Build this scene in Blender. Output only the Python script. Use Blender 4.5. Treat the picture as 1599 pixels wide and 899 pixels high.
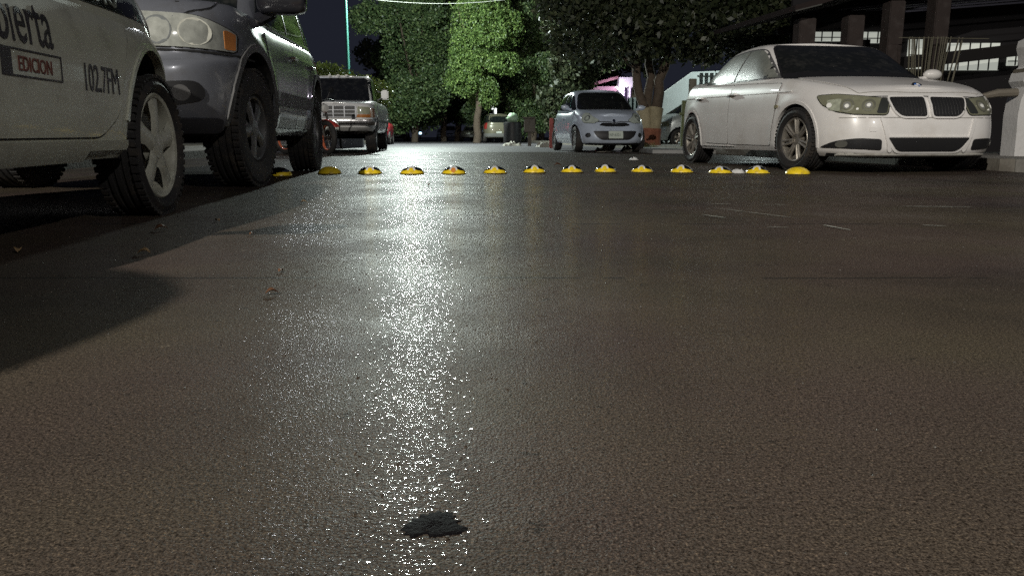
import bpy, bmesh, math, random
import numpy as np
from mathutils import Vector, Matrix
from mathutils.bvhtree import BVHTree

R = math.radians
sc = bpy.context.scene
for o in list(bpy.data.objects):
    bpy.data.objects.remove(o)

# ------------------------------------------------------------------ camera
cam = bpy.data.cameras.new('camera')
cam_o = bpy.data.objects.new('camera', cam)
sc.collection.objects.link(cam_o)
cam.sensor_width = 36
cam.lens = 27.2
cam.clip_start = 0.02
cam.clip_end = 2000
cam_o.location = (0, 0, .345)
cam_o.rotation_euler = (R(90 - 11.03), 0, 0)
sc.camera = cam_o

# ------------------------------------------------------------------ world (night sky)
w = bpy.data.worlds.new('World')
sc.world = w
w.use_nodes = True
nt = w.node_tree
bg = nt.nodes['Background']
sky = nt.nodes.new('ShaderNodeTexSky')
sky.sky_type = 'NISHITA'
sky.sun_disc = False
sky.sun_elevation = R(-5.5)
sky.sun_rotation = R(160)
add = nt.nodes.new('ShaderNodeMix'); add.data_type = 'RGBA'; add.blend_type = 'ADD'; add.inputs[0].default_value = 1
add.inputs[7].default_value = (.0125, .0140, .0215, 1)       # town glow on the night haze
nt.links.new(sky.outputs[0], add.inputs[6]); nt.links.new(add.outputs[2], bg.inputs[0])
bg.inputs[1].default_value = 1.0

sc.view_settings.view_transform = 'Standard'
sc.view_settings.look = 'None'
sc.view_settings.gamma = 1
sc.view_settings.exposure = 0
sc.cycles.use_denoising = False
sc.cycles.max_bounces = 6
sc.cycles.sample_clamp_indirect = 1.2
sc.cycles.caustics_reflective = False

AL = R(5.2)                                # the street runs a little to the left of straight ahead
def S(u, v):                               # street coordinates -> world
    return (u * math.cos(AL) - v * math.sin(AL), u * math.sin(AL) + v * math.cos(AL))

LAMP_FAR = 9800
LAMP_SIDE = 170
LAMP_BACK = 8600
FILL_RIGHT = 2100

# ------------------------------------------------------------------ materials
MATS = {}
def mat(name, col, rough=.5, metal=0, coat=0, var=.12, vscale=6, bump=0, bscale=40, emit=0, ecol=None, dirt=None, dscale=3, trans=0, spec=None, rvar=0):
    if name in MATS: return MATS[name]
    m = bpy.data.materials.new(name); m.use_nodes = True
    n = m.node_tree.nodes; l = m.node_tree.links
    b = n['Principled BSDF']
    b.inputs['Roughness'].default_value = rough
    b.inputs['Metallic'].default_value = metal
    b.inputs['Coat Weight'].default_value = coat
    b.inputs['Coat Roughness'].default_value = .06
    if spec is not None: b.inputs['Specular IOR Level'].default_value = spec
    tc = n.new('ShaderNodeTexCoord')
    nz = n.new('ShaderNodeTexNoise'); nz.inputs['Scale'].default_value = vscale; nz.inputs['Detail'].default_value = 6
    l.new(tc.outputs['Object'], nz.inputs['Vector'])
    mx = n.new('ShaderNodeMix'); mx.data_type = 'RGBA'
    c = Vector(col)
    mx.inputs[6].default_value = (*(c * (1 - var)), 1)
    mx.inputs[7].default_value = (*(c * (1 + var)), 1)
    l.new(nz.outputs['Fac'], mx.inputs[0])
    out = mx.outputs[2]
    if dirt:
        dn = n.new('ShaderNodeTexNoise'); dn.inputs['Scale'].default_value = dscale; dn.inputs['Detail'].default_value = 9; dn.inputs['Roughness'].default_value = .65
        l.new(tc.outputs['Object'], dn.inputs['Vector'])
        rp = n.new('ShaderNodeValToRGB'); rp.color_ramp.elements[0].position = .5; rp.color_ramp.elements[1].position = .72
        l.new(dn.outputs['Fac'], rp.inputs[0])
        mul = n.new('ShaderNodeMath'); mul.operation = 'MULTIPLY'; mul.inputs[1].default_value = dirt[3]
        l.new(rp.outputs[0], mul.inputs[0])
        m2 = n.new('ShaderNodeMix'); m2.data_type = 'RGBA'
        l.new(mul.outputs[0], m2.inputs[0]); l.new(out, m2.inputs[6]); m2.inputs[7].default_value = (*dirt[:3], 1)
        out = m2.outputs[2]
    l.new(out, b.inputs['Base Color'])
    if rvar:
        mr = n.new('ShaderNodeMapRange'); mr.inputs[3].default_value = rough - rvar; mr.inputs[4].default_value = rough + rvar
        l.new(nz.outputs['Fac'], mr.inputs[0]); l.new(mr.outputs[0], b.inputs['Roughness'])
    if bump:
        bn = n.new('ShaderNodeTexNoise'); bn.inputs['Scale'].default_value = bscale; bn.inputs['Detail'].default_value = 5
        l.new(tc.outputs['Object'], bn.inputs['Vector'])
        bp = n.new('ShaderNodeBump'); bp.inputs['Strength'].default_value = 1; bp.inputs['Distance'].default_value = bump
        l.new(bn.outputs['Fac'], bp.inputs['Height']); l.new(bp.outputs[0], b.inputs['Normal'])
    if emit:
        b.inputs['Emission Color'].default_value = (*(ecol or col), 1)
        b.inputs['Emission Strength'].default_value = emit
    if trans:
        b.inputs['Transmission Weight'].default_value = trans
    MATS[name] = m
    return m

def road_mat():
    m = bpy.data.materials.new('wet_concrete'); m.use_nodes = True
    n = m.node_tree.nodes; l = m.node_tree.links; b = n['Principled BSDF']
    tc = n.new('ShaderNodeTexCoord')
    def noise(s, d=5, r=.55, src=None):
        x = n.new('ShaderNodeTexNoise'); x.inputs['Scale'].default_value = s; x.inputs['Detail'].default_value = d; x.inputs['Roughness'].default_value = r
        l.new(src or tc.outputs['Object'], x.inputs['Vector']); return x.outputs['Fac']
    def ramp(src, stops):
        r = n.new('ShaderNodeValToRGB'); e = r.color_ramp.elements
        while len(e) < len(stops): e.new(.5)
        for i, (p, c) in enumerate(stops):
            e[i].position = p; e[i].color = (*c, 1) if len(c) == 3 else c
        l.new(src, r.inputs[0]); return r.outputs[0]
    def mix(f, a, c, mode='MIX'):
        x = n.new('ShaderNodeMix'); x.data_type = 'RGBA'; x.blend_type = mode
        for s, v in ((0, f), (6, a), (7, c)):
            if isinstance(v, (int, float)): x.inputs[s].default_value = v
            elif isinstance(v, tuple): x.inputs[s].default_value = (*v, 1)
            else: l.new(v, x.inputs[s])
        return x.outputs[2]
    def math_(op, a, c=None, d=None):
        x = n.new('ShaderNodeMath'); x.operation = op
        for i, v in enumerate((a, c, d)):
            if v is None: continue
            if isinstance(v, (int, float)): x.inputs[i].default_value = v
            else: l.new(v, x.inputs[i])
        return x.outputs[0]
    # base colour: brown wet slab, blotches, fine aggregate
    blot = noise(.9, 6, .6)
    fine = noise(190, 4, .75)
    c = ramp(blot, [(.30, (.032, .027, .023)), (.46, (.052, .042, .033)), (.58, (.062, .051, .038)), (.74, (.084, .074, .060))])
    c = mix(1, c, ramp(fine, [(.36, (.30, .28, .25)), (.47, (.95, .95, .95)), (.56, (1.1, 1.1, 1.1)), (.66, (2.0, 1.9, 1.7))]), 'MULTIPLY')
    c = mix(1, c, ramp(noise(420, 2, .6), [(.38, (.45, .43, .40)), (.52, (1.05, 1.05, 1.05)), (.64, (1.6, 1.6, 1.5))]), 'MULTIPLY')
    grit = n.new('ShaderNodeTexVoronoi'); grit.inputs['Scale'].default_value = 70
    l.new(tc.outputs['Object'], grit.inputs['Vector'])
    pit = ramp(grit.outputs['Distance'], [(.05, (.25, .25, .25)), (.22, (1, 1, 1))])
    pm = ramp(noise(7, 3), [(.52, (0, 0, 0)), (.62, (1, 1, 1))])
    c = mix(ramp(noise(1.1, 3, .5), [(.40, (0, 0, 0)), (.60, (1, 1, 1))]), mix(1, c, (.98, .99, .96), 'MULTIPLY'), mix(1, c, (1.03, .96, 1.08), 'MULTIPLY'))
    chips = n.new('ShaderNodeTexVoronoi'); chips.inputs['Scale'].default_value = 24; chips.inputs['Randomness'].default_value = 1
    cw = n.new('ShaderNodeMixRGB'); cw.blend_type = 'ADD'; cw.inputs[0].default_value = .06
    cn = n.new('ShaderNodeTexNoise'); cn.inputs['Scale'].default_value = 60; l.new(tc.outputs['Object'], cn.inputs['Vector'])
    l.new(tc.outputs['Object'], cw.inputs[1]); l.new(cn.outputs['Color'], cw.inputs[2]); l.new(cw.outputs[0], chips.inputs['Vector'])
    sel = math_('LESS_THAN', chips.outputs['Color'], .24)
    chip = math_('MULTIPLY', math_('LESS_THAN', chips.outputs['Distance'], .19), sel)
    c = mix(math_('MULTIPLY', chip, .6), c, (.010, .009, .008))
    sel2 = math_('GREATER_THAN', chips.outputs['Color'], .88)
    c = mix(math_('MULTIPLY', math_('MULTIPLY', math_('LESS_THAN', chips.outputs['Distance'], .11), sel2), .8), c, (.22, .19, .14))
    c = mix(pm, c, mix(1, c, pit, 'MULTIPLY'))
    # slab joints and broom marks run across the street
    sep = n.new('ShaderNodeSeparateXYZ'); l.new(tc.outputs['Object'], sep.inputs[0])
    wob = noise(2.2, 5)
    yw = math_('ADD', sep.outputs[1], math_('MULTIPLY', math_('SUBTRACT', wob, .5), .035))
    joint = None
    for y0, hw in ((1.90, .009), (3.12, .011), (7.62, .016), (11.4, .012), (15.2, .012)):
        d = math_('ABSOLUTE', math_('SUBTRACT', yw, y0))
        j = math_('LESS_THAN', d, hw)
        joint = j if joint is None else math_('MAXIMUM', joint, j)
    broken = math_('GREATER_THAN', noise(3.3, 4), .50)
    joint = math_('MULTIPLY', joint, broken)
    c = mix(math_('MULTIPLY', joint, .8), c, (.02, .018, .016))
    l.new(c, b.inputs['Base Color'])
    # wetness
    wet = noise(1.6, 7, .62)
    rr = n.new('ShaderNodeMapRange'); rr.inputs[1].default_value = .3; rr.inputs[2].default_value = .7; rr.inputs[3].default_value = .40; rr.inputs[4].default_value = .60
    l.new(wet, rr.inputs[0]); l.new(rr.outputs[0], b.inputs['Roughness'])
    b.inputs['Specular IOR Level'].default_value = .04
    # the wet coat is kept to a band laid along the lamp's glare streak
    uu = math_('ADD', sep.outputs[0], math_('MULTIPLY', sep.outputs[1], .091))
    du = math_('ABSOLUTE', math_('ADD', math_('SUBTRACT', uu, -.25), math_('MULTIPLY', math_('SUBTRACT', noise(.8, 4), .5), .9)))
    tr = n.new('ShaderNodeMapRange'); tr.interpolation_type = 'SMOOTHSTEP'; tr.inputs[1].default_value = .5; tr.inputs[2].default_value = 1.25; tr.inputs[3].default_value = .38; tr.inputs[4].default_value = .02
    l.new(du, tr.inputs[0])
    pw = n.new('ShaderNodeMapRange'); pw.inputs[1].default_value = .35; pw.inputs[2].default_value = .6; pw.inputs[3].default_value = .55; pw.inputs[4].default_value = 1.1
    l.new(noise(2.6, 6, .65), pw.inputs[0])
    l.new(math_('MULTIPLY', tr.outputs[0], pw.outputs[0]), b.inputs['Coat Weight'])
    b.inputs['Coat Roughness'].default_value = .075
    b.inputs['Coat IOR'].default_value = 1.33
    # bump: sand grain + broom texture + undulation
    vb = n.new('ShaderNodeMapping'); vb.inputs['Scale'].default_value = (.22, 1, 1)
    l.new(tc.outputs['Object'], vb.inputs[0])
    va = n.new('ShaderNodeMapping'); va.inputs['Scale'].default_value = (.42, 1, 1)
    l.new(tc.outputs['Object'], va.inputs[0])
    h = math_('MULTIPLY', noise(300, 1, .5), .0010)
    h = math_('ADD', h, math_('MULTIPLY', noise(150, 2, .6), .0007))
    h = math_('ADD', h, math_('MULTIPLY', noise(12, 3), .003))
    h = math_('ADD', h, math_('MULTIPLY', noise(1.3, 2), .006))
    h = math_('SUBTRACT', h, math_('MULTIPLY', joint, .010))
    bp = n.new('ShaderNodeBump'); bp.inputs['Strength'].default_value = 1; bp.inputs['Distance'].default_value = 1
    l.new(h, bp.inputs['Height'])
    hc = math_('ADD', math_('MULTIPLY', noise(170, 1, .5, va.outputs[0]), .0023), math_('MULTIPLY', noise(65, 2, .5, vb.outputs[0]), .0020))
    hc = math_('ADD', hc, math_('MULTIPLY', noise(9, 3, .5, vb.outputs[0]), .003))
    bc = n.new('ShaderNodeBump'); bc.inputs['Strength'].default_value = 1; bc.inputs['Distance'].default_value = 1
    l.new(hc, bc.inputs['Height'])
    l.new(bp.outputs[0], b.inputs['Normal']); l.new(bc.outputs[0], b.inputs['Coat Normal'])
    return m

def leaf_mat(name, c1, c2, c3, transl=.35):
    m = bpy.data.materials.new(name); m.use_nodes = True
    n = m.node_tree.nodes; l = m.node_tree.links; b = n['Principled BSDF']
    g = n.new('ShaderNodeNewGeometry')
    r = n.new('ShaderNodeValToRGB'); e = r.color_ramp.elements; e.new(.6)
    for i, (p, c) in enumerate(((0, c1), (.55, c2), (1, c3))):
        e[i].position = p; e[i].color = (*c, 1)
    l.new(g.outputs['Random Per Island'], r.inputs[0])
    b.inputs['Roughness'].default_value = .45
    l.new(r.outputs[0], b.inputs['Base Color'])
    t = n.new('ShaderNodeBsdfTranslucent'); l.new(r.outputs[0], t.inputs[0])
    ms = n.new('ShaderNodeMixShader'); ms.inputs[0].default_value = transl
    l.new(b.outputs[0], ms.inputs[1]); l.new(t.outputs[0], ms.inputs[2])
    l.new(ms.outputs[0], n['Material Output'].inputs[0])
    return m

# ------------------------------------------------------------------ object helpers
def link(o, parent=None):
    sc.collection.objects.link(o)
    if parent is not None: o.parent = parent
    return o
def tag(o, label=None, cat=None, group=None, kind=None):
    if label: o['label'] = label
    if cat: o['category'] = cat
    if group: o['group'] = group
    if kind: o['kind'] = kind
    return o
def thing(name, label, cat, loc=(0, 0, 0), rz=0, group=None):
    o = bpy.data.objects.new(name, None); link(o)
    o.location = loc; o.rotation_euler = (0, 0, rz); o.empty_display_size = .2
    return tag(o, label, cat, group)
def mesh_obj(name, V, F, material, parent=None, smooth=True, angle=35):
    me = bpy.data.meshes.new(name)
    me.from_pydata([tuple(v) for v in V], [], [tuple(f) for f in F])
    me.update()
    if smooth:
        me.shade_smooth(); me.set_sharp_from_angle(angle=R(angle))
    o = bpy.data.objects.new(name, me)
    if material is not None:
        for mm in (material if isinstance(material, list) else [material]): me.materials.append(mm)
    return link(o, parent)

class MB:
    """collects simple shapes, links them as one mesh"""
    def __init__(s): s.V = []; s.F = []
    def add(s, V, F):
        k = len(s.V); s.V += [tuple(v) for v in V]; s.F += [tuple(i + k for i in f) for f in F]; return s
    def box(s, c, d, rz=0, bev=0, M=None):
        bm = bmesh.new(); bmesh.ops.create_cube(bm, size=1)
        for v in bm.verts: v.co = Vector((v.co.x * d[0], v.co.y * d[1], v.co.z * d[2]))
        if bev: bmesh.ops.bevel(bm, geom=bm.edges[:], offset=bev, segments=2, affect='EDGES')
        T = Matrix.Translation(c) @ Matrix.Rotation(rz, 4, 'Z')
        if M is not None: T = Matrix.Translation(c) @ M
        bm.verts.ensure_lookup_table()
        s.add([T @ v.co for v in bm.verts], [[v.index for v in f.verts] for f in bm.faces]); bm.free(); return s
    def tube(s, pts, rad, n=10, cap=True):
        pts = [Vector(p) for p in pts]
        rad = rad if isinstance(rad, (list, tuple)) else [rad] * len(pts)
        V = []; F = []
        up = None
        for i, p in enumerate(pts):
            t = (pts[min(i + 1, len(pts) - 1)] - pts[max(i - 1, 0)]).normalized()
            if up is None:
                up = t.orthogonal().normalized()
            else:
                up = (up - t * up.dot(t)).normalized()
            b = t.cross(up)
            for k in range(n):
                a = 2 * math.pi * k / n
                V.append(p + (up * math.cos(a) + b * math.sin(a)) * rad[i])
        for i in range(len(pts) - 1):
            for k in range(n):
                F.append((i * n + k, i * n + (k + 1) % n, (i + 1) * n + (k + 1) % n, (i + 1) * n + k))
        if cap:
            F.append(tuple(range(n))[::-1]); F.append(tuple((len(pts) - 1) * n + k for k in range(n)))
        return s.add(V, F)
    def lathe(s, prof, n=40, axis='Z', c=(0, 0, 0), closed=False):
        """prof: (radius, height) pairs"""
        V = []; F = []
        for r, h in prof:
            for k in range(n):
                a = 2 * math.pi * k / n
                x, y = r * math.cos(a), r * math.sin(a)
                p = {'Z': (x, y, h), 'Y': (x, h, y), 'X': (h, x, y)}[axis]
                V.append((p[0] + c[0], p[1] + c[1], p[2] + c[2]))
        m = len(prof)
        for i in range(m if closed else m - 1):
            for k in range(n):
                q = (i * n + k, i * n + (k + 1) % n, ((i + 1) % m) * n + (k + 1) % n, ((i + 1) % m) * n + k)
                F.append(q if axis != 'Y' else q[::-1])
        return s.add(V, F)
    def build(s, name, material, parent=None, smooth=True, angle=35):
        return mesh_obj(name, s.V, s.F, material, parent, smooth, angle)

def rpoly(pts, r=.03, seg=4):
    """round the corners of a 2-D polygon"""
    out = []; n = len(pts)
    for i in range(n):
        p = Vector(pts[i][:2]); a = Vector(pts[i - 1][:2]); c = Vector(pts[(i + 1) % n][:2])
        rr = pts[i][2] if len(pts[i]) > 2 else r
        d1 = a - p; d2 = c - p
        k1 = min(rr, d1.length * .48); k2 = min(rr, d2.length * .48)
        s0 = p + d1.normalized() * k1; e0 = p + d2.normalized() * k2
        for j in range(seg + 1):
            t = j / seg
            q = s0 * (1 - t) ** 2 + p * 2 * t * (1 - t) + e0 * t * t
            out.append((q.x, q.y))
    return out
def inflate(poly, d):
    n = len(poly); P = [Vector(p) for p in poly]
    area = sum(P[i - 1].x * P[i].y - P[i].x * P[i - 1].y for i in range(n))
    sg = 1 if area > 0 else -1
    out = []
    for i in range(n):
        t = (P[(i + 1) % n] - P[i - 1])
        if t.length < 1e-9: out.append(tuple(P[i])); continue
        t.normalize(); nn = Vector((t.y, -t.x)) * sg
        out.append(tuple(P[i] + nn * d))
    return out
def circle(cx, cz, r, n=28, a0=0, a1=360, sx=1, sz=1):
    return [(cx + r * sx * math.cos(R(a0 + (a1 - a0) * k / (n if a1 - a0 == 360 else n - 1))), cz + r * sz * math.sin(R(a0 + (a1 - a0) * k / (n if a1 - a0 == 360 else n - 1)))) for k in range(n)]
def arc_strip(cx, cz, r0, r1, a0, a1, n=26):
    a = [(cx + r1 * math.cos(R(a0 + (a1 - a0) * k / n)), cz + r1 * math.sin(R(a0 + (a1 - a0) * k / n))) for k in range(n + 1)]
    b = [(cx + r0 * math.cos(R(a1 + (a0 - a1) * k / n)), cz + r0 * math.sin(R(a1 + (a0 - a1) * k / n))) for k in range(n + 1)]
    return a + b

def drape(bvh, V2, F, az, off, thick):
    """project a flat 2-D mesh onto a surface seen from azimuth az ('top' = from above)"""
    hits = []
    for a, b in V2:
        if az == 'top':
            o = Vector((a, b, 6)); d = Vector((0, 0, -1))
        else:
            ph = R(az); dv = Vector((math.cos(ph), math.sin(ph), 0)); tv = Vector((-math.sin(ph), math.cos(ph), 0))
            o = tv * a + Vector((0, 0, b)) + dv * 8; d = -dv
        loc, nor, idx, dist = bvh.ray_cast(o, d)
        if loc is None: hits.append(None)
        else:
            if nor.dot(d) > 0: nor = -nor
            hits.append((loc, nor))
    idx = {}; V = []; F2 = []
    def gi(i, low):
        key = (i, low)
        if key not in idx:
            loc, nor = hits[i]
            idx[key] = len(V); V.append(loc + nor * (-thick if low else off))
        return idx[key]
    good = [f for f in F if all(hits[i] for i in f)]
    edges = {}
    for f in good:
        F2.append(tuple(gi(i, False) for i in f))
        for k in range(len(f)):
            e = (f[k], f[(k + 1) % len(f)])
            edges[e] = 1
    for (a, b) in edges:
        if (b, a) not in edges:
            F2.append((gi(b, False), gi(a, False), gi(a, True), gi(b, True)))
    return V, F2

def grid_poly(poly, g):
    bm = bmesh.new()
    vs = [bm.verts.new((p[0], p[1], 0)) for p in poly]
    f = bm.faces.new(vs); f.normal_update()
    if f.normal.z < 0: f.normal_flip()
    xs = [p[0] for p in poly]; ys = [p[1] for p in poly]
    for lo, hi, ax in ((min(xs), max(xs), 0), (min(ys), max(ys), 1)):
        k = math.floor(lo / g) + 1
        while k * g < hi - 1e-6:
            co = Vector((0, 0, 0)); no = Vector((0, 0, 0)); co[ax] = k * g + 1e-5; no[ax] = 1
            bmesh.ops.bisect_plane(bm, geom=bm.verts[:] + bm.edges[:] + bm.faces[:], plane_co=co, plane_no=no, dist=1e-6)
            k += 1
    bm.verts.ensure_lookup_table(); bm.verts.index_update()
    V2 = [(v.co.x, v.co.y) for v in bm.verts]; F = [[v.index for v in f.verts] for f in bm.faces]
    bm.free(); return V2, F

def text_mesh(s, size, font_shear=0, spacing=1):
    cu = bpy.data.curves.new('lettering', 'FONT'); cu.body = s; cu.size = size; cu.shear = font_shear; cu.space_character = spacing
    cu.resolution_u = 3
    o = bpy.data.objects.new('lettering_tmp', cu); sc.collection.objects.link(o)
    dg = bpy.context.evaluated_depsgraph_get(); dg.update()
    me = bpy.data.meshes.new_from_object(o.evaluated_get(dg))
    V2 = [(v.co.x, v.co.y) for v in me.vertices]; F = [list(p.vertices) for p in me.polygons]
    bpy.data.objects.remove(o); bpy.data.curves.remove(cu); bpy.data.meshes.remove(me)
    return V2, F

def catmull(P, sub):
    P = np.array(P, float); out = []
    for i in range(len(P) - 1):
        p0 = P[max(i - 1, 0)]; p1 = P[i]; p2 = P[i + 1]; p3 = P[min(i + 2, len(P) - 1)]
        for k in range(sub):
            t = k / sub
            q = .5 * ((2 * p1) + (-p0 + p2) * t + (2 * p0 - 5 * p1 + 4 * p2 - p3) * t * t + (-p0 + 3 * p1 - 3 * p2 + p3) * t ** 3)
            out.append(q)
    out.append(P[-1]); return np.array(out)

def fsmooth(pts):
    """smooth height profile from (x, z) points, x ascending"""
    pts = sorted(pts); xs = np.linspace(pts[0][0] - .3, pts[-1][0] + .3, 400)
    zs = np.interp(xs, [p[0] for p in pts], [p[1] for p in pts])
    k = np.hanning(15); k /= k.sum()
    zp = np.convolve(np.pad(zs, 7, mode='edge'), k, mode='valid')
    return lambda x: np.interp(x, xs, zp)

def hull(zb, zt, levels, exf, exr, crown, H=70, sub=5, flares=(), deform=None, botcap=True):
    """smooth closed car shell: stacked super-elliptic outlines between a lower and an upper height profile"""
    fb = fsmooth(zb); ft = fsmooth(zt)
    L = catmull(levels, sub)
    rings = []
    for tau, xf, xr, wd in L:
        th = np.linspace(0, math.pi, 1200)
        c = np.cos(th); s = np.sin(th)
        ex = np.where(c >= 0, exf, exr)
        x = np.where(c >= 0, xf, -xr) * np.sign(c) * np.abs(c) ** (2 / ex)
        y = wd * np.abs(s) ** (2 / ex)
        d = np.concatenate([[0], np.cumsum(np.hypot(np.diff(x), np.diff(y)))])
        t = np.linspace(0, d[-1], H)
        X = np.interp(t, d, x); Y = np.interp(t, d, y); Y[0] = 0; Y[-1] = 0
        Z = fb(X) + (ft(X) - fb(X)) * tau
        for xw, zw, ra, fl in flares:
            r = np.hypot(X - xw, Z - zw)
            Y = Y + np.where(Y > wd * .5, fl * np.exp(-((r - ra) / .07) ** 2), 0)
        P = np.stack([X, Y, Z], 1)
        if deform is not None: P = deform(P)
        rings.append(P)
    V = []; F = []
    rows = []
    def addrow(P):
        full = np.concatenate([P, (P * [1, -1, 1])[1:-1][::-1]])
        k = len(V); V.extend(map(tuple, full)); rows.append(k); return len(full)
    tops = []
    P0 = rings[0]; PT = rings[-1]
    seq = []
    if botcap:
        for s in (0.0, .35, .7):
            Q = P0.copy(); Q[:, 1] *= s; seq.append(Q)
    seq += rings
    for s in (.93, .85, .72, .57, .4, .2, 0.0):
        Q = PT.copy(); Q[:, 1] *= s; Q[:, 2] += crown * (1 - s * s); seq.append(Q)
    n = 0
    for Q in seq: n = addrow(Q)
    for i in range(len(rows) - 1):
        a, b = rows[i], rows[i + 1]
        for k in range(n):
            F.append((a + k, a + (k + 1) % n, b + (k + 1) % n, b + k))
    bm = bmesh.new()
    vs = [bm.verts.new(v) for v in V]
    for f in F:
        try: bm.faces.new([vs[i] for i in f])
        except ValueError: pass
    bmesh.ops.remove_doubles(bm, verts=bm.verts[:], dist=.0004)
    bmesh.ops.dissolve_degenerate(bm, edges=bm.edges[:], dist=.0002)
    bmesh.ops.recalc_face_normals(bm, faces=bm.faces[:])
    bm.verts.index_update()
    V = [v.co.copy() for v in bm.verts]; F = [[v.index for v in f.verts] for f in bm.faces]
    bm.free(); return V, F

M_BLACK = mat('black_plastic', (.012, .012, .013), .5)
M_GAP = mat('panel_gap', (.008, .008, .008), .9)
M_TYRE = mat('tyre_rubber', (.016, .015, .015), .75, bump=.002, bscale=60, var=.3, dirt=(.09, .07, .05, .5), dscale=9)
M_UNDER = mat('underbody', (.008, .008, .008), .9)
M_GLASS = mat('dark_car_glass', (.008, .010, .010), .06, var=.3, dirt=(.05, .05, .045, .6), dscale=7)
M_CHROME = mat('chrome', (.6, .6, .6), .12, metal=1)
M_STEEL = mat('brake_disc', (.12, .11, .10), .5, metal=1)

def soft_block(b, c, d, p=.45):
    bm = bmesh.new(); bmesh.ops.create_uvsphere(bm, u_segments=28, v_segments=16, radius=1)
    f = lambda q: math.copysign(abs(q) ** p, q)
    for v in bm.verts:
        v.co = Vector((c[0] + f(v.co.x) * d[0] / 2, c[1] + f(v.co.y) * d[1] / 2, c[2] + f(v.co.z) * d[2] / 2))
    b.add([v.co.copy() for v in bm.verts], [[v.index for v in q.verts] for q in bm.faces]); bm.free(); return b

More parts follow.
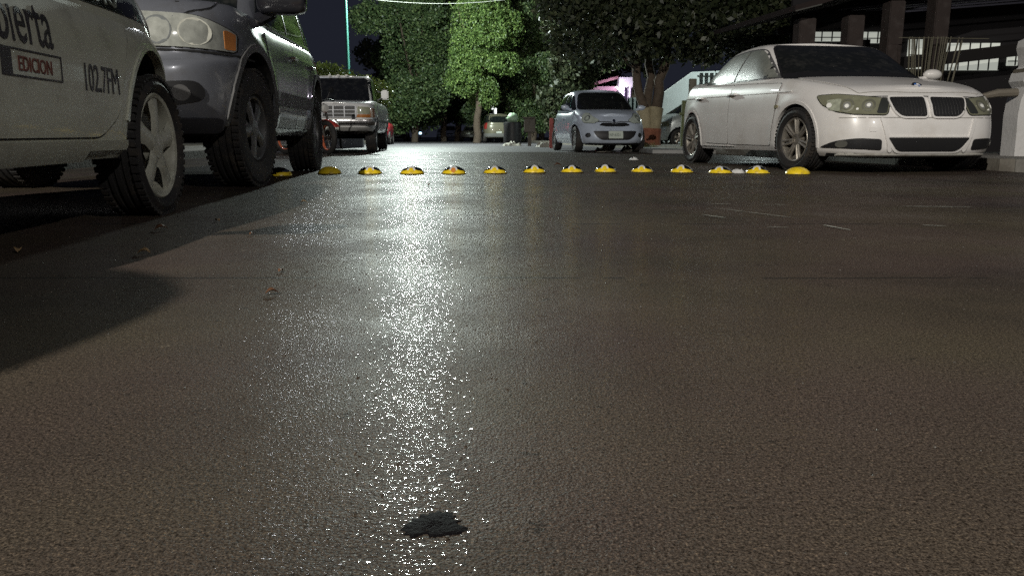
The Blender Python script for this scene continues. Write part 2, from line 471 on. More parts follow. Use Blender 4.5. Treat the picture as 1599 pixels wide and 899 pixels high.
class Car:
    def __init__(s, name, label, loc, heading, paint, R_, xwf, xwr, halfw, arch, tyre_w=.2):
        # heading: world angle of the nose
        s.root = thing(name, label, 'car' if 'truck' not in name else 'pickup truck', (*loc, 0), heading)
        s.paint = paint; s.Rw = R_; s.xwf = xwf; s.xwr = xwr; s.hw = halfw; s.arch = arch; s.tw = tyre_w
        s.hulls = []
    def shell(s, lower, upper):
        Vl, Fl = lower; 
        VA = list(Vl); FA = [list(f) for f in Fl]
        for (Vu, Fu) in ([upper] if isinstance(upper, tuple) else upper):
            k = len(VA); VA += list(Vu); FA += [[i + k for i in f] for f in Fu]
        s.bvh = BVHTree.FromPolygons(VA, FA)
        s.bvl = BVHTree.FromPolygons(list(Vl), [list(f) for f in Fl])
        body = mesh_obj('body', Vl, Fl, [s.paint, M_UNDER], s.root, smooth=False)
        cut = MB()
        for xw in (s.xwf, s.xwr):
            for sy in (1, -1):
                y0, y1 = sy * (s.hw - .36), sy * (s.hw + .3)
                a = [(r, h) for r, h in ((s.arch, min(y0, y1)), (s.arch, max(y0, y1)))]
                k = 40; V = []; F = []
                for r, h in a:
                    for q in range(k):
                        t = 2 * math.pi * q / k
                        V.append((xw + r * math.cos(t), h, s.Rw + r * math.sin(t)))
                for q in range(k): F.append((q, (q + 1) % k, k + (q + 1) % k, k + q))
                F.append(tuple(range(k))[::-1]); F.append(tuple(range(k, 2 * k)))
                cut.add(V, F)
        bm = bmesh.new()
        vs = [bm.verts.new(v) for v in cut.V]
        for f in cut.F: bm.faces.new([vs[i] for i in f])
        bmesh.ops.recalc_face_normals(bm, faces=bm.faces[:])
        cm = bpy.data.meshes.new('cut'); bm.to_mesh(cm); bm.free()
        co = bpy.data.objects.new('cut', cm); link(co, s.root)
        md = body.modifiers.new('b', 'BOOLEAN'); md.operation = 'DIFFERENCE'; md.object = co; md.solver = 'EXACT'
        dg = bpy.context.evaluated_depsgraph_get(); dg.update()
        me = bpy.data.meshes.new_from_object(body.evaluated_get(dg))
        body.modifiers.clear(); old = body.data; body.data = me; bpy.data.meshes.remove(old)
        bpy.data.objects.remove(co)
        bm = bmesh.new(); bm.from_mesh(me)
        for f in bm.faces:
            c = f.calc_center_median()
            inside = False
            for xw in (s.xwf, s.xwr):
                r = math.hypot(c.x - xw, c.z - s.Rw)
                if r < s.arch + .004 and abs(c.y) < s.hw + .2: inside = True
            f.material_index = 1 if (inside or (f.normal.z < -.75 and c.z < .45)) else 0
        for (Vu, Fu) in ([upper] if isinstance(upper, tuple) else upper):
            vs = [bm.verts.new(v) for v in Vu]
            for f in Fu:
                try: bm.faces.new([vs[i] for i in f])
                except ValueError: pass
        bm.to_mesh(me); bm.free()
        if len(me.materials) == 0:
            me.materials.append(s.paint); me.materials.append(M_UNDER)
        me.shade_smooth(); me.set_sharp_from_angle(angle=R(32))
        s.body = body
        return body
    def patch(s, name, poly, az, m, off=.005, thick=.012, g=.05, parent=None, mirror=False, low=False, label=None):
        res = []
        for mi in ((False, True) if mirror else (False,)):
            P = poly; A = az
            if mi:
                if az in ('top', 0, 180):
                    P = [(a, -b) for a, b in poly] if az == 'top' else [(-a, b) for a, b in poly]
                else:
                    A = -az; P = [(-a, b) for a, b in poly]
            V2, F = grid_poly(P, g)
            V, F2 = drape(s.bvl if low else s.bvh, V2, F, A, off, thick)
            if not F2: continue
            o = mesh_obj(name, V, F2, m, parent or s.root, True, 40)
            if label: o['label'] = label
            res.append(o)
        return res
    def side(s, name, poly_xz, m, sides=(1, -1), **k):
        res = []
        for sd in sides:
            P = [(-x, z) for x, z in poly_xz] if sd > 0 else [(x, z) for x, z in poly_xz]
            res += s.patch(name, P, 90 * sd, m, **k)
        return res
    def text(s, name, txt, size, az, a, b, m, off=.006, mirror_x=False, parent=None, sx=1):
        V2, F = text_mesh(txt, size)
        V2 = [(a + p[0] * sx, b + p[1]) for p in V2]
        V, F2 = drape(s.bvh, V2, F, az, off, .0)
        return mesh_obj(name, V, F2, m, parent or s.root, False)
    def wheels(s, rim_r, spokes, rim_m, style='alloy', steer=0, treads=True):
        Rw, tw = s.Rw, s.tw
        t = MB()
        h = tw / 2
        prof = [(rim_r - .005, -h * .7), (rim_r + .012, -h * .93), ((rim_r + Rw) / 2, -h * 1.04), (Rw - .03, -h), (Rw - .008, -h * .86)]
        if treads:
            for q in (-.55, -.2, .2, .55):
                prof += [(Rw, (q - .13) * h), (Rw - .009, (q - .10) * h), (Rw - .009, (q + .04) * h), (Rw, (q + .07) * h)]
        else: prof += [(Rw, -h * .7), (Rw, h * .7)]
        prof += [(Rw - .008, h * .86), (Rw - .03, h), ((rim_r + Rw) / 2, h * 1.04), (rim_r + .012, h * .93), (rim_r - .005, h * .7)]
        t.lathe(prof, 64, 'Y')
        if treads:
            for k in range(54):
                a = 2 * math.pi * k / 54
                for sy in (-1, 1):
                    M = Matrix.Rotation(-a, 4, 'Y')
                    t.box((Rw * math.cos(a) * .994, sy * h * .80, Rw * math.sin(a) * .994), (.016, h * .34, .022), M=M)
        tyre_me = None
        for xw in (s.xwf, s.xwr):
            for sy in (1, -1):
                e = bpy.data.objects.new('wheel', None); link(e, s.root); e.empty_display_size = .1
                e.location = (xw, sy * (s.hw - h - .012), Rw)
                e.rotation_euler = (0, R(random.uniform(0, 70)), (0 if sy > 0 else math.pi) + (steer if xw == s.xwf else 0))
                if tyre_me is None:
                    to = t.build('tyre', M_TYRE, e, True, 30); tyre_me = to.data
                    r = MB()
                    r.lathe([(rim_r, h * .80), (rim_r - .006, h * .86), (rim_r - .020, h * .80), (rim_r - .03, h * .45), (rim_r - .03, -h * .6), (rim_r, -h * .7)], 48, 'Y')
                    if style == 'alloy':
                        hub = .07
                        r.lathe([(hub + .01, h * .28), (hub, h * .62), (.03, h * .68), (.028, h * .62), (0.0, h * .62)], 24, 'Y')
                        for k in range(spokes):
                            a = 2 * math.pi * k / spokes
                            for da, wdt in ((-.11, .017), (.11, .017)):
                                p0 = Vector((math.cos(a + da * 1.6) * (hub - .01), h * .55, math.sin(a + da * 1.6) * (hub - .01)))
                                p1 = Vector((math.cos(a + da) * (rim_r - .015), h * .72, math.sin(a + da) * (rim_r - .015)))
                                r.tube([p0, p0.lerp(p1, .5) + Vector((0, h * .05, 0)), p1], [wdt, wdt * .8, wdt], 6)
                    elif style == 'wide':
                        r.lathe([(.07, h * .30), (.055, h * .80), (.0, h * .84)], 24, 'Y')
                        for k in range(spokes):
                            a = 2 * math.pi * k / spokes
                            ca, sa = math.cos(a), math.sin(a)
                            V = []
                            for rr, ww, hh in ((.03, .045, .78), (rim_r * .55, .040, .80), (rim_r - .012, .062, .74)):
                                for q, dh in ((-1, -.12), (-.55, 0), (.55, 0), (1, -.12)):
                                    V.append((ca * rr - sa * ww * q, h * (hh + dh), sa * rr + ca * ww * q))
                            F = [(i * 4 + j, i * 4 + j + 1, (i + 1) * 4 + j + 1, (i + 1) * 4 + j) for i in range(2) for j in range(3)]
                            r.add(V, F)
                    ro = r.build('rim', rim_m, e, True, 40); rim_me = ro.data
                    d = MB(); d.lathe([(.0, h * .2), (rim_r * .62, h * .2), (rim_r * .62, h * .05), (0, h * .05)], 32, 'Y')
                    do = d.build('brake_disc', M_STEEL, e); dm = do.data
                else:
                    for nm, me in (('tyre', tyre_me), ('rim', rim_me), ('brake_disc', dm)):
                        link(bpy.data.objects.new(nm, me), e)
    def arch_lip(s, m=None, wdt=.03, off=.010, a0=-12, a1=192):
        for xw in (s.xwf, s.xwr):
            s.side('arch_lip', arc_strip(xw, s.Rw, s.arch - .004, s.arch + wdt, a0, a1), m or s.paint, off=off, thick=.03, g=.2)

HEAD = math.atan2(-math.cos(AL), math.sin(AL))     # parked cars point down the street towards the camera
fwd = Vector((math.sin(AL), -math.cos(AL))); lft = Vector((math.cos(AL), math.sin(AL)))

# ================================================================== SETTING
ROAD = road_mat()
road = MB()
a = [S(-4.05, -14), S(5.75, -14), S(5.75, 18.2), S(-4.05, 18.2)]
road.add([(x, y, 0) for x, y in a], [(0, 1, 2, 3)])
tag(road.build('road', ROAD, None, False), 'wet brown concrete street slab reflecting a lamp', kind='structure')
far_m = mat('wet_asphalt', (.10, .096, .104), .62, bump=.006, bscale=45, var=.35, vscale=2, dirt=(.11, .11, .12, .6), dscale=.6, rvar=.10, spec=.25)
fr = MB(); a = [S(-4.05, 18.2), S(5.75, 18.2), S(5.75, 240), S(-4.05, 240)]
fr.add([(x, y, -.004) for x, y in a], [(0, 1, 2, 3)])
tag(fr.build('road_far', far_m, None, False), kind='structure')
gm = mat('ground_soil', (.05, .04, .03), .9, bump=.03, bscale=8, var=.5)
g = MB(); g.add([(-500, -500, -.03), (500, -500, -.03), (500, 900, -.03), (-500, 900, -.03)], [(0, 1, 2, 3)])
tag(g.build('ground', gm, None, False), kind='structure')
pave_m = mat('pavement_concrete', (.20, .19, .17), .8, bump=.006, bscale=30, var=.3, vscale=3, dirt=(.07, .06, .045, .8), dscale=2)
kerb_m = mat('kerb_concrete', (.17, .155, .13), .8, bump=.008, bscale=25, var=.35, dirt=(.05, .04, .03, .8), dscale=3)
def strip(name, u0, u1, v0, v1, z, m, n=40, jit=0):
    b = MB(); rnd = random.Random(name)
    for i in range(n):
        va = v0 + (v1 - v0) * i / n; vb = v0 + (v1 - v0) * (i + 1) / n - .012
        p = [S(u0, va), S(u1, va), S(u1, vb), S(u0, vb)]
        zz = z + rnd.uniform(-jit, jit)
        b.add([(x, y, -.03) for x, y in p] + [(x, y, zz) for x, y in p], [(4, 5, 6, 7), (0, 1, 5, 4), (1, 2, 6, 5), (2, 3, 7, 6), (3, 0, 4, 7)])
    return tag(b.build(name, m, None, False), kind='structure')
strip('kerb_right', 5.75, 5.92, 7.6, 120, .12, kerb_m, 60, .006)
strip('pavement_right', 5.93, 8.1, 7.6, 120, .115, pave_m, 60, .004)
strip('kerb_left', -4.22, -4.05, -14, 120, .12, kerb_m, 60, .006)
strip('pavement_left', -6.3, -4.23, -14, 120, .115, pave_m, 60, .004)
# a paved apron that comes forward beside the tree
apron_m = mat('apron_slab', (.30, .30, .29), .7, bump=.004, bscale=30, var=.25, dirt=(.10, .09, .07, .7), dscale=2)

# worn white road paint
paint_m = mat('worn_white_paint', (.32, .33, .29), .6, var=.4, vscale=30, dirt=(.10, .085, .07, .9), dscale=14)
rnd = random.Random(4)
def scrape(x0, y0, x1, y1, wd):
    p0 = Vector((x0, y0, 0)); p1 = Vector((x1, y1, 0)); t = (p1 - p0); nrm = Vector((-t.y, t.x, 0)).normalized()
    n = 14; V = []; F = []
    for i in range(n + 1):
        q = p0 + t * (i / n); e = math.sin(math.pi * min(1, max(0, i / n))) ** .5
        a = wd * e * rnd.uniform(.3, 1); b = wd * e * rnd.uniform(.3, 1)
        V += [q + nrm * a + Vector((0, 0, .004)), q - nrm * b + Vector((0, 0, .004))]
    for i in range(n): F.append((2 * i, 2 * i + 1, 2 * i + 3, 2 * i + 2))
    return mesh_obj('paint_scrape', V, F, paint_m, None, False)
for i, (q, wd) in enumerate((((.99, 3.82, 1.23, 3.30), .006), ((1.23, 3.06, 1.27, 2.88), .010), ((.85, 3.48, .92, 3.33), .010), ((.98, 2.98, 1.07, 2.97), .006),
                  ((1.30, 4.0, 1.42, 3.98), .007), ((1.02, 4.05, 1.14, 4.03), .008), ((1.62, 3.05, 1.70, 3.02), .008), ((1.95, 3.9, 2.3, 3.86), .012), ((-.2, 16.6, .5, 15.4), .03), ((.2, 11.2, .42, 10.3), .02))):
    o = scrape(*q, wd); tag(o, kind='structure')

# flat black patch standing for a small wet pit in the foreground
def lump(name, x, y, rx, ry, hz, m, seed, n=48):
    rr = random.Random(seed); V = [(x, y, hz)]; F = []
    ph = [rr.uniform(0, 6) for _ in range(5)]
    R_ = 6; rag = [rr.uniform(.80, 1.16) for _ in range(n)]
    for j in range(1, R_ + 1):
        for k in range(n):
            a = 2 * math.pi * k / n; s = j / R_
            w_ = 1 + .14 * math.sin(2 * a + ph[0]) + .10 * math.sin(3 * a + ph[1]) + .07 * math.sin(5 * a + ph[2])
            z = hz * (1 - s ** 1.6) * rr.uniform(.45, 1.25) + (.0005 if j < R_ else -.001)
            if j >= R_ - 1: w_ *= rag[k]
            V.append((x + rx * s * w_ * math.cos(a), y + ry * s * w_ * math.sin(a), z))
    for k in range(n): F.append((0, 1 + k, 1 + (k + 1) % n))
    for j in range(R_ - 1):
        for k in range(n):
            p = 1 + j * n; F.append((p + k, p + n + k, p + n + (k + 1) % n, p + (k + 1) % n))
    return mesh_obj(name, V, F, m, None, True, 60)
pit_m = mat('pit_black', (.004, .0035, .004), .62, spec=.04, bump=.0012, bscale=240, var=.4)
tag(lump('pit_patch', -.070, .648, .025, .030, .0012, pit_m, 3), 'flat black patch standing for a wet pit low in the foreground', 'road pit')

# ================================================================== ROAD STUDS
yel_m = mat('yellow_plastic', (.86, .62, .02), .35, coat=.5, var=.12, vscale=40, dirt=(.25, .15, .03, .6), dscale=30)
dome_m = mat('polished_steel_dome', (.30, .31, .32), .10, metal=1, var=.2, vscale=30, dirt=(.05, .05, .05, .4), dscale=25)
refl_m = mat('stud_reflector', (.75, .75, .72), .25, coat=1, var=.1)
orng_m = mat('stud_reflector_amber', (.65, .24, .05), .25, coat=1, var=.2)
base_m = mat('stud_base_dark', (.02, .02, .018), .7)
NS = 40
def dome_mesh():
    V = []; F = []
    prof = [(.112, .0), (.111, .006), (.105, .022), (.095, .036), (.080, .050), (.060, .062), (.036, .070), (.014, .074), (.001, .0745)]
    b = MB(); b.lathe(prof, NS); return b.V, b.F
dV, dF = dome_mesh()
dB = BVHTree.FromPolygons([Vector(v) for v in dV], [list(f) for f in dF])
def on_dome(poly, off, g=.012, dx=0):
    V2, F = grid_poly(poly, g)
    # the face looks along -y
    return drape(dB, V2, F, -90, off, .001)
def band(h0, hump, wh):
    pts = []
    for k in range(33):
        x = -.1165 + .233 * k / 32
        e = max(0, 1 - (x / .1165) ** 2) ** .5
        z = .004 + (h0 - .004) * min(1, e * 1.25) + hump * math.exp(-(x / wh) ** 4)
        pts.append((x, z))
    return [(-.1165, .001)] + pts + [(.1165, .001)]
studs = [(-1.739, 7.456, .9), (-1.354, 7.456, .2), (-.951, 7.456, 0), (-.553, 7.456, 0), (-.165, 7.589, -.05), (.218, 7.70, .05), (.597, 7.80, -.1),
         (.938, 7.84, -.25), (1.306, 7.84, -.3), (1.681, 7.727, -.45), (2.025, 7.589, -.5), (2.365, 7.522, -.5), (2.70, 7.391, .0)]
ORD = ['first', 'second', 'third', 'fourth', 'fifth', 'sixth', 'seventh', 'eighth', 'ninth', 'tenth', 'eleventh', 'twelfth', 'last']
extra = ['almost wholly yellow', 'yellow fronted mirror backed', 'in the lamp glare, black topped', 'with an orange reflector', 'with a round white reflector', 'with a white ringed reflector',
         'yellow with small mirror cap', 'yellow with bulging lobe', 'with white reflector arch', 'with mirror patch on its left', 'beside a scrap of white plastic', 'tilted, with mirror on its left', 'all yellow, in front of the white sedan wheel']
G_STUD = 'yellow domed studs in a row across the street'
for i, (x, y, rz) in enumerate(studs):
    full = i in (0, 12)
    t = thing('road_stud', f'{ORD[i]} road stud from the left, {extra[i]}', 'road stud', (x, y, 0), rz * .9 if not full else rz * .3, G_STUD)
    t.scale = (1 + .03 * math.sin(i * 7), 1, .96 + .05 * math.sin(i * 3))
    mesh_obj('dome', dV, dF, dome_m if not full else yel_m, t, True, 60)
    b = MB(); b.lathe([(.118, .0), (.120, .004), (.112, .007)], NS); b.build('base_ring', base_m, t)
    hb = .034 if not full else .055
    V, F = on_dome(band(hb, .016, .045), .0035)
    mesh_obj('yellow_face', V, F, yel_m, t, True, 60)
    if not full:
        V, F = on_dome(arc_strip(0, .036, .022, .036, 0, 180, 18), .0055)
        mesh_obj('reflector_rim', V, F, refl_m, t, True, 60)
        V, F = on_dome(circle(0, .038, .021, 18), .0060)
        mesh_obj('reflector', V, F, orng_m if i == 3 else yel_m, t, True, 60)
t = thing('road_stud', 'dark road stud half hidden against the grey wagon wheels, leftmost of the row', 'road stud', (-2.13, 7.15, 0), 1.2, G_STUD)
mesh_obj('dome', dV, dF, dome_m, t, True, 60)
V, F = on_dome([(p[0], p[1]) for p in band(.03, .0, .04)], .003)
mesh_obj('yellow_face', V, F, yel_m, t)
# crumpled white plastic
def scrap(name, label, cat, loc, size, m, seed, group=None, rz=0):
    rr = random.Random(seed); V = []; F = []
    nx, ny = 9, 6
    for j in range(ny):
        for i in range(nx):
            u = i / (nx - 1) - .5; v = j / (ny - 1) - .5
            e = 1 - (abs(u) * 2) ** 3
            V.append((u * size[0] + rr.uniform(-1, 1) * .04 * size[0], v * size[1] * (.6 + .4 * e) + rr.uniform(-1, 1) * .06 * size[1], size[2] * max(.05, e * (1 - (abs(v) * 2) ** 2)) * rr.uniform(.35, 1.1)))
    for j in range(ny - 1):
        for i in range(nx - 1):
            k = j * nx + i; F.append((k, k + 1, k + nx + 1, k + nx))
    base = len(V)
    for j in range(ny):
        for i in range(nx):
            x, y, z = V[j * nx + i]; V.append((x, y, .001))
    for j in range(ny - 1):
        for i in range(nx - 1):
            k = base + j * nx + i; F.append((k, k + nx, k + nx + 1, k + 1))
    edge = [i for i in range(nx)] + [j * nx + nx - 1 for j in range(1, ny)] + [(ny - 1) * nx + i for i in range(nx - 2, -1, -1)] + [j * nx for j in range(ny - 2, 0, -1)]
    for a_, b_ in zip(edge, edge[1:] + edge[:1]): F.append((a_, base + a_, base + b_, b_))
    o = mesh_obj(name, V, F, m, None, True, 25); o.location = loc; o.rotation_euler = (0, 0, rz)
    return tag(o, label, cat, group)
trash_m = mat('white_plastic_scrap', (.62, .62, .60), .5, var=.15, vscale=20)
scrap('plastic_scrap', 'crumpled white plastic scrap between two yellow road studs', 'litter', (2.20, 7.62, 0), (.16, .10, .045), trash_m, 1)
paper_m = mat('pale_paper', (.34, .32, .27), .7, var=.2, vscale=15)
scrap('paper_litter', 'flattened pale carton on the road under the silver hatchback nose', 'litter', (2.16, 18.6, 0), (.42, .35, .19), paper_m, 2, rz=.2)
scrap('paper_litter', 'small torn carton on the road by the silver hatchback right wheel', 'litter', (2.72, 18.7, 0), (.26, .3, .17), paper_m, 7, rz=.5)
scrap('paper_litter', 'tiny white scrap lying between the road studs and the silver hatchback', 'litter', (1.86, 12.0, 0), (.14, .10, .05), trash_m, 3)
scrap('rubble_heap', 'pale rubble bag on the kerb behind the brown bin', 'rubble', (.0, 31, -.0), (.75, .4, .22), paper_m, 4)
scrap('rubble_heap', 'stack of white bags at the kerb left of the silver hatchback', 'rubble', (1.1, 27, -.0), (.6, .4, .22), paper_m, 5)

# fallen leaves
leafm = [mat('dry_leaf_brown', (.10, .045, .02), .6, var=.3, vscale=30), mat('dry_leaf_tan', (.24, .16, .08), .6, var=.3, vscale=30)]
def fallen_leaf(x, y, L, rz, mi, label):
    V = []; F = []; n = 8
    for i in range(n + 1):
        t = i / n; ww = L * .28 * math.sin(math.pi * t) ** .8
        z = .003 + L * .22 * math.sin(math.pi * t)
        V += [(L * (t - .5), -ww, z + ww * .5), (L * (t - .5), 0, z), (L * (t - .5), ww, z + ww * .7)]
    for i in range(n):
        for k in (0, 1): F.append((3 * i + k, 3 * i + k + 1, 3 * i + k + 4, 3 * i + k + 3))
    o = mesh_obj('fallen_leaf', V, F, leafm[mi], None, True); o.location = (x, y, 0); o.rotation_euler = (0, 0, rz)
    md = o.modifiers.new('s', 'SOLIDIFY'); md.thickness = .0006
    tag(o, label, 'leaf', 'fallen leaves on the wet road')
for q in ((-.535, 1.691, .030, .4, 0, 'dark brown leaf alone left of the wide glare, nearest to the camera'),
          (-.60, 1.98, .020, 1.2, 0, 'little brown leaf on the faint left glare'),
          (-1.103, 2.297, .040, .1, 1, 'curled leaf above the tip of the dark shadow'),
          (-1.32, 2.9, .05, .6, 0, 'dark twiggy leaf beside the near car shadow edge'),
          (-1.50, 2.33, .04, 2.0, 1, 'tan leaf lying right on the near car shadow edge'),
          (-1.22, 3.2, .03, 2.4, 1, 'pale leaf on the road ahead of the grey wagon wheel'),
          (-.93, 2.75, .022, 1.0, 0, 'speck of leaf beside the faint left glare'),
          (-1.1, 4.1, .04, .3, 1, 'tan leaf between grey wagon and near shadow'),
          (-.6, 5.6, .05, 1.7, 0, 'brown leaf left of the bright glare near the studs'),
          (.55, 9.4, .10, .2, 0, 'dark leaf behind the row of studs')):
    fallen_leaf(*q)
peb_m = mat('grit_stone', (.045, .038, .030), .5, var=.5, vscale=60)
b = MB(); rr = random.Random(9)
for k in range(1500):
    yy = .45 + 8 * rr.random() ** 2.0; xx = rr.uniform(-.75, .9) * (yy + .2)
    s_ = rr.uniform(.0004, .0014) * (1 + yy * .5)
    bm = bmesh.new(); bmesh.ops.create_icosphere(bm, subdivisions=1, radius=s_)
    bm.verts.ensure_lookup_table()
    b.add([(v.co.x * rr.uniform(.7, 1.4) + xx, v.co.y * rr.uniform(.7, 1.4) + yy, v.co.z * .7 + s_ * .3) for v in bm.verts], [[v.index for v in f.verts] for f in bm.faces]); bm.free()
tag(b.build('road_grit', peb_m, None, True), 'loose sand and grit scattered over the wet road', 'grit', kind='stuff')

# ================================================================== WHITE SEDAN (right)
W_PAINT = mat('white_car_paint', (.72, .70, .68), .32, coat=.4, var=.05, vscale=4, dirt=(.42, .37, .31, .35), dscale=3, rvar=.05)
W_GLASS = mat('misted_side_glass', (.16, .17, .15), .30, var=.35, vscale=9, dirt=(.35, .35, .31, .7), dscale=6, bump=.001, bscale=90)
LENS = mat('headlamp_lens', (.19, .19, .13), .12, var=.35, vscale=18, coat=1)
LENS_IN = mat('headlamp_reflector', (.75, .76, .72), .16, metal=1)
AMBER = mat('amber_lens', (.45, .17, .04), .2, coat=1, var=.2)
ALLOY = mat('dirty_alloy', (.42, .39, .34), .38, metal=.7, var=.25, vscale=12, dirt=(.10, .075, .05, .8), dscale=9)

def build_sedan():
    rear = Vector((2.52, 10.85)); front = Vector((2.95, 8.08))
    f = (front - rear).normalized(); head = math.atan2(f.y, f.x)
    l = Vector((-f.y, f.x)); mid = (front + rear) / 2 + l * .90
    c = Car('white_sedan', 'muddy white four door sedan parked at the right kerb with twin black kidney grilles', mid, head, W_PAINT, .318, 1.38, -1.38, .925, .362, .215)
    c.root.scale = (1, 1.065, 1)
    lower = hull([(-2.36, .30), (-2.0, .22), (-1.0, .20), (1.0, .20), (1.9, .155), (2.2, .125)],
                 [(-2.36, .98), (-2.2, 1.03), (-1.7, 1.06), (-1.0, 1.03), (0, .985), (.8, .96), (1.05, .945), (1.5, .875), (1.9, .795), (2.1, .735), (2.2, .715)],
                 [(0, 2.02, -2.20, .88), (.07, 2.10, -2.30, .905), (.16, 2.14, -2.34, .915), (.32, 2.155, -2.36, .925), (.5, 2.15, -2.36, .925), (.66, 2.13, -2.345, .92),
                  (.80, 2.10, -2.32, .905), (.90, 2.06, -2.29, .88), (.96, 2.01, -2.26, .85), (1.0, 1.95, -2.22, .81)],
                 5.0, 4.2, .035, flares=((1.38, .318, .40, .012), (-1.38, .318, .40, .012)))
    upper = hull([(-2, .95), (1.2, .90)], [(-1.9, 1.30), (-1.3, 1.37), (-.8, 1.405), (-.2, 1.415), (.3, 1.395), (.9, 1.36)],
                 [(0, 1.12, -1.93, .85), (.2, .95, -1.78, .835), (.45, .72, -1.56, .79), (.7, .50, -1.34, .735), (.86, .33, -1.18, .69), (.95, .21, -1.07, .645), (1.0, .08, -.95, .58)],
                 4.6, 3.6, .022)
    c.shell(lower, upper)
    c.wheels(.222, 7, ALLOY, 'alloy', steer=.10)
    c.arch_lip(wdt=.022, off=.008)
    # windscreen and rear screen
    ws = rpoly([(-.76, .965, .03), (.76, .965, .03), (.60, 1.372, .10), (-.60, 1.372, .10)])
    c.patch('windshield_seal', inflate(ws, .018), 0, M_BLACK, off=.003, g=.08)
    wd = c.patch('windshield', ws, 0, mat('tinted_windshield', (.010, .011, .010), .22, var=.5, vscale=20, dirt=(.045, .043, .038, .7), dscale=10), off=.007, g=.06)[0]
    c.patch('rear_window', rpoly([(-.58, 1.05), (.58, 1.05), (.48, 1.33), (-.48, 1.33)], .05), 180, M_GLASS, off=.006, g=.06)
    # side glass: front door, rear door
    fw = rpoly([(.74, .985, .01), (.20, 1.325, .10), (-.12, 1.342, .02), (-.20, .995, .01)])
    rw = rpoly([(-.25, .997, .01), (-.17, 1.342, .02), (-.72, 1.315, .15), (-1.16, 1.16, .12), (-1.34, 1.03, .04)])
    allw = rpoly([(.80, .968, .01), (.21, 1.345, .12), (-.2, 1.366, .1), (-.72, 1.34, .15), (-1.2, 1.175, .12), (-1.43, 1.01, .03)])
    c.side('window_trim', allw, M_CHROME if False else mat('window_trim_grey', (.10, .10, .10), .3), off=.003, g=.07)
    for o in c.side('window', fw, W_GLASS, off=.007, g=.05) + c.side('window', rw, W_GLASS, off=.007, g=.05): pass
    c.side('window_divider', rpoly([(.50, .985), (.53, 1.11), (.56, 1.11), (.57, .985)], .004), M_BLACK, off=.010, g=.1)
    # doors
    fd = rpoly([(1.00, .90, .03), (.98, .55, .02), (.90, .255, .03), (-.17, .262, .03), (-.17, .955, .02)])
    rd = rpoly([(-.185, .955, .02), (-.185, .262, .03), (-.86, .275, .04), (-.93, .42, .05), (-1.03, .60, .08), (-1.30, .75, .06), (-1.36, .975, .03)])
    for poly in (fd, rd):
        c.side('door_gap', inflate(poly, .006), M_GAP, off=.0025, thick=.002, g=.07, low=True)
    doors = c.side('door', fd, W_PAINT, off=.0055, thick=.004, g=.045, low=True) + c.side('door', rd, W_PAINT, off=.0055, thick=.004, g=.045, low=True)
    k = 0
    for d, (x0, sd) in zip(doors, ((-.10, 1), (-.10, -1), (-1.10, 1), (-1.10, -1))):
        o = MB()
        p = [(x0 - .10, .835), (x0, .845), (x0 + .10, .84)]
        pts = []
        for (x, z) in p:
            hit = c.bvl.ray_cast(Vector((x, sd * 3, z)), Vector((0, -sd, 0)))[0]
            pts.append(hit + Vector((0, sd * .028, 0)))
        o.tube([pts[0] - Vector((.01, sd * .02, 0)), pts[0], pts[1], pts[2], pts[2] + Vector((.01, -sd * .02, 0))], [.012, .014, .015, .014, .012], 8)
        o.build('handle', W_PAINT, d)
        cup = c.patch('handle_recess', circle((-1 if sd > 0 else 1) * x0, .828, .055, 20, sz=.5), 90 * sd, mat('recess_shade', (.30, .26, .20), .6), off=.0075, thick=.002, g=.1, parent=d)
    # sill line and rocker
    c.side('side_sill', rpoly([(.96, .235), (.93, .165), (-.95, .17), (-.98, .245)], .02), W_PAINT, off=.012, thick=.01, g=.08, low=True)
    # side repeater
    c.side('side_repeater', circle(1.02, .66, .035, 16, sz=.55), mat('repeater_lens', (.25, .22, .12), .2, coat=1), off=.012, g=.1)
    # swage line along the doors
    c.side('shoulder_crease', rpoly([(1.25, .80), (-2.0, .862), (-2.0, .870), (1.25, .812)], .002), W_PAINT, off=.011, thick=.006, g=.1, low=True)
    # kidney grilles
    for sy in (1, -1):
        kp = rpoly([(sy * .032, .705, .02), (sy * .365, .700, .02), (sy * .345, .60, .05), (sy * .28, .53, .05), (sy * .032, .53, .03)])
        c.patch('grille_surround', inflate(kp, .017), 0, W_PAINT, off=.020, g=.08)
        gr = c.patch('grille', kp, 0, M_BLACK, off=.024, g=.05)[0]
        sl = MB()
        for q in range(10):
            y = sy * (.055 + .031 * q)
            top = .695; bot = .545 + max(0, (abs(y) - .28)) * .7
            pts = []
            for z in (bot, (top + bot) / 2, top):
                h_ = c.bvh.ray_cast(Vector((4, y, z)), Vector((-1, 0, 0)))
                pts.append(h_[0] + h_[1] * .027)
            sl.tube(pts, .0035, 6)
        sl.build('grille_slats', mat('grille_slat_dark', (.05, .05, .05), .3, metal=.6), gr)
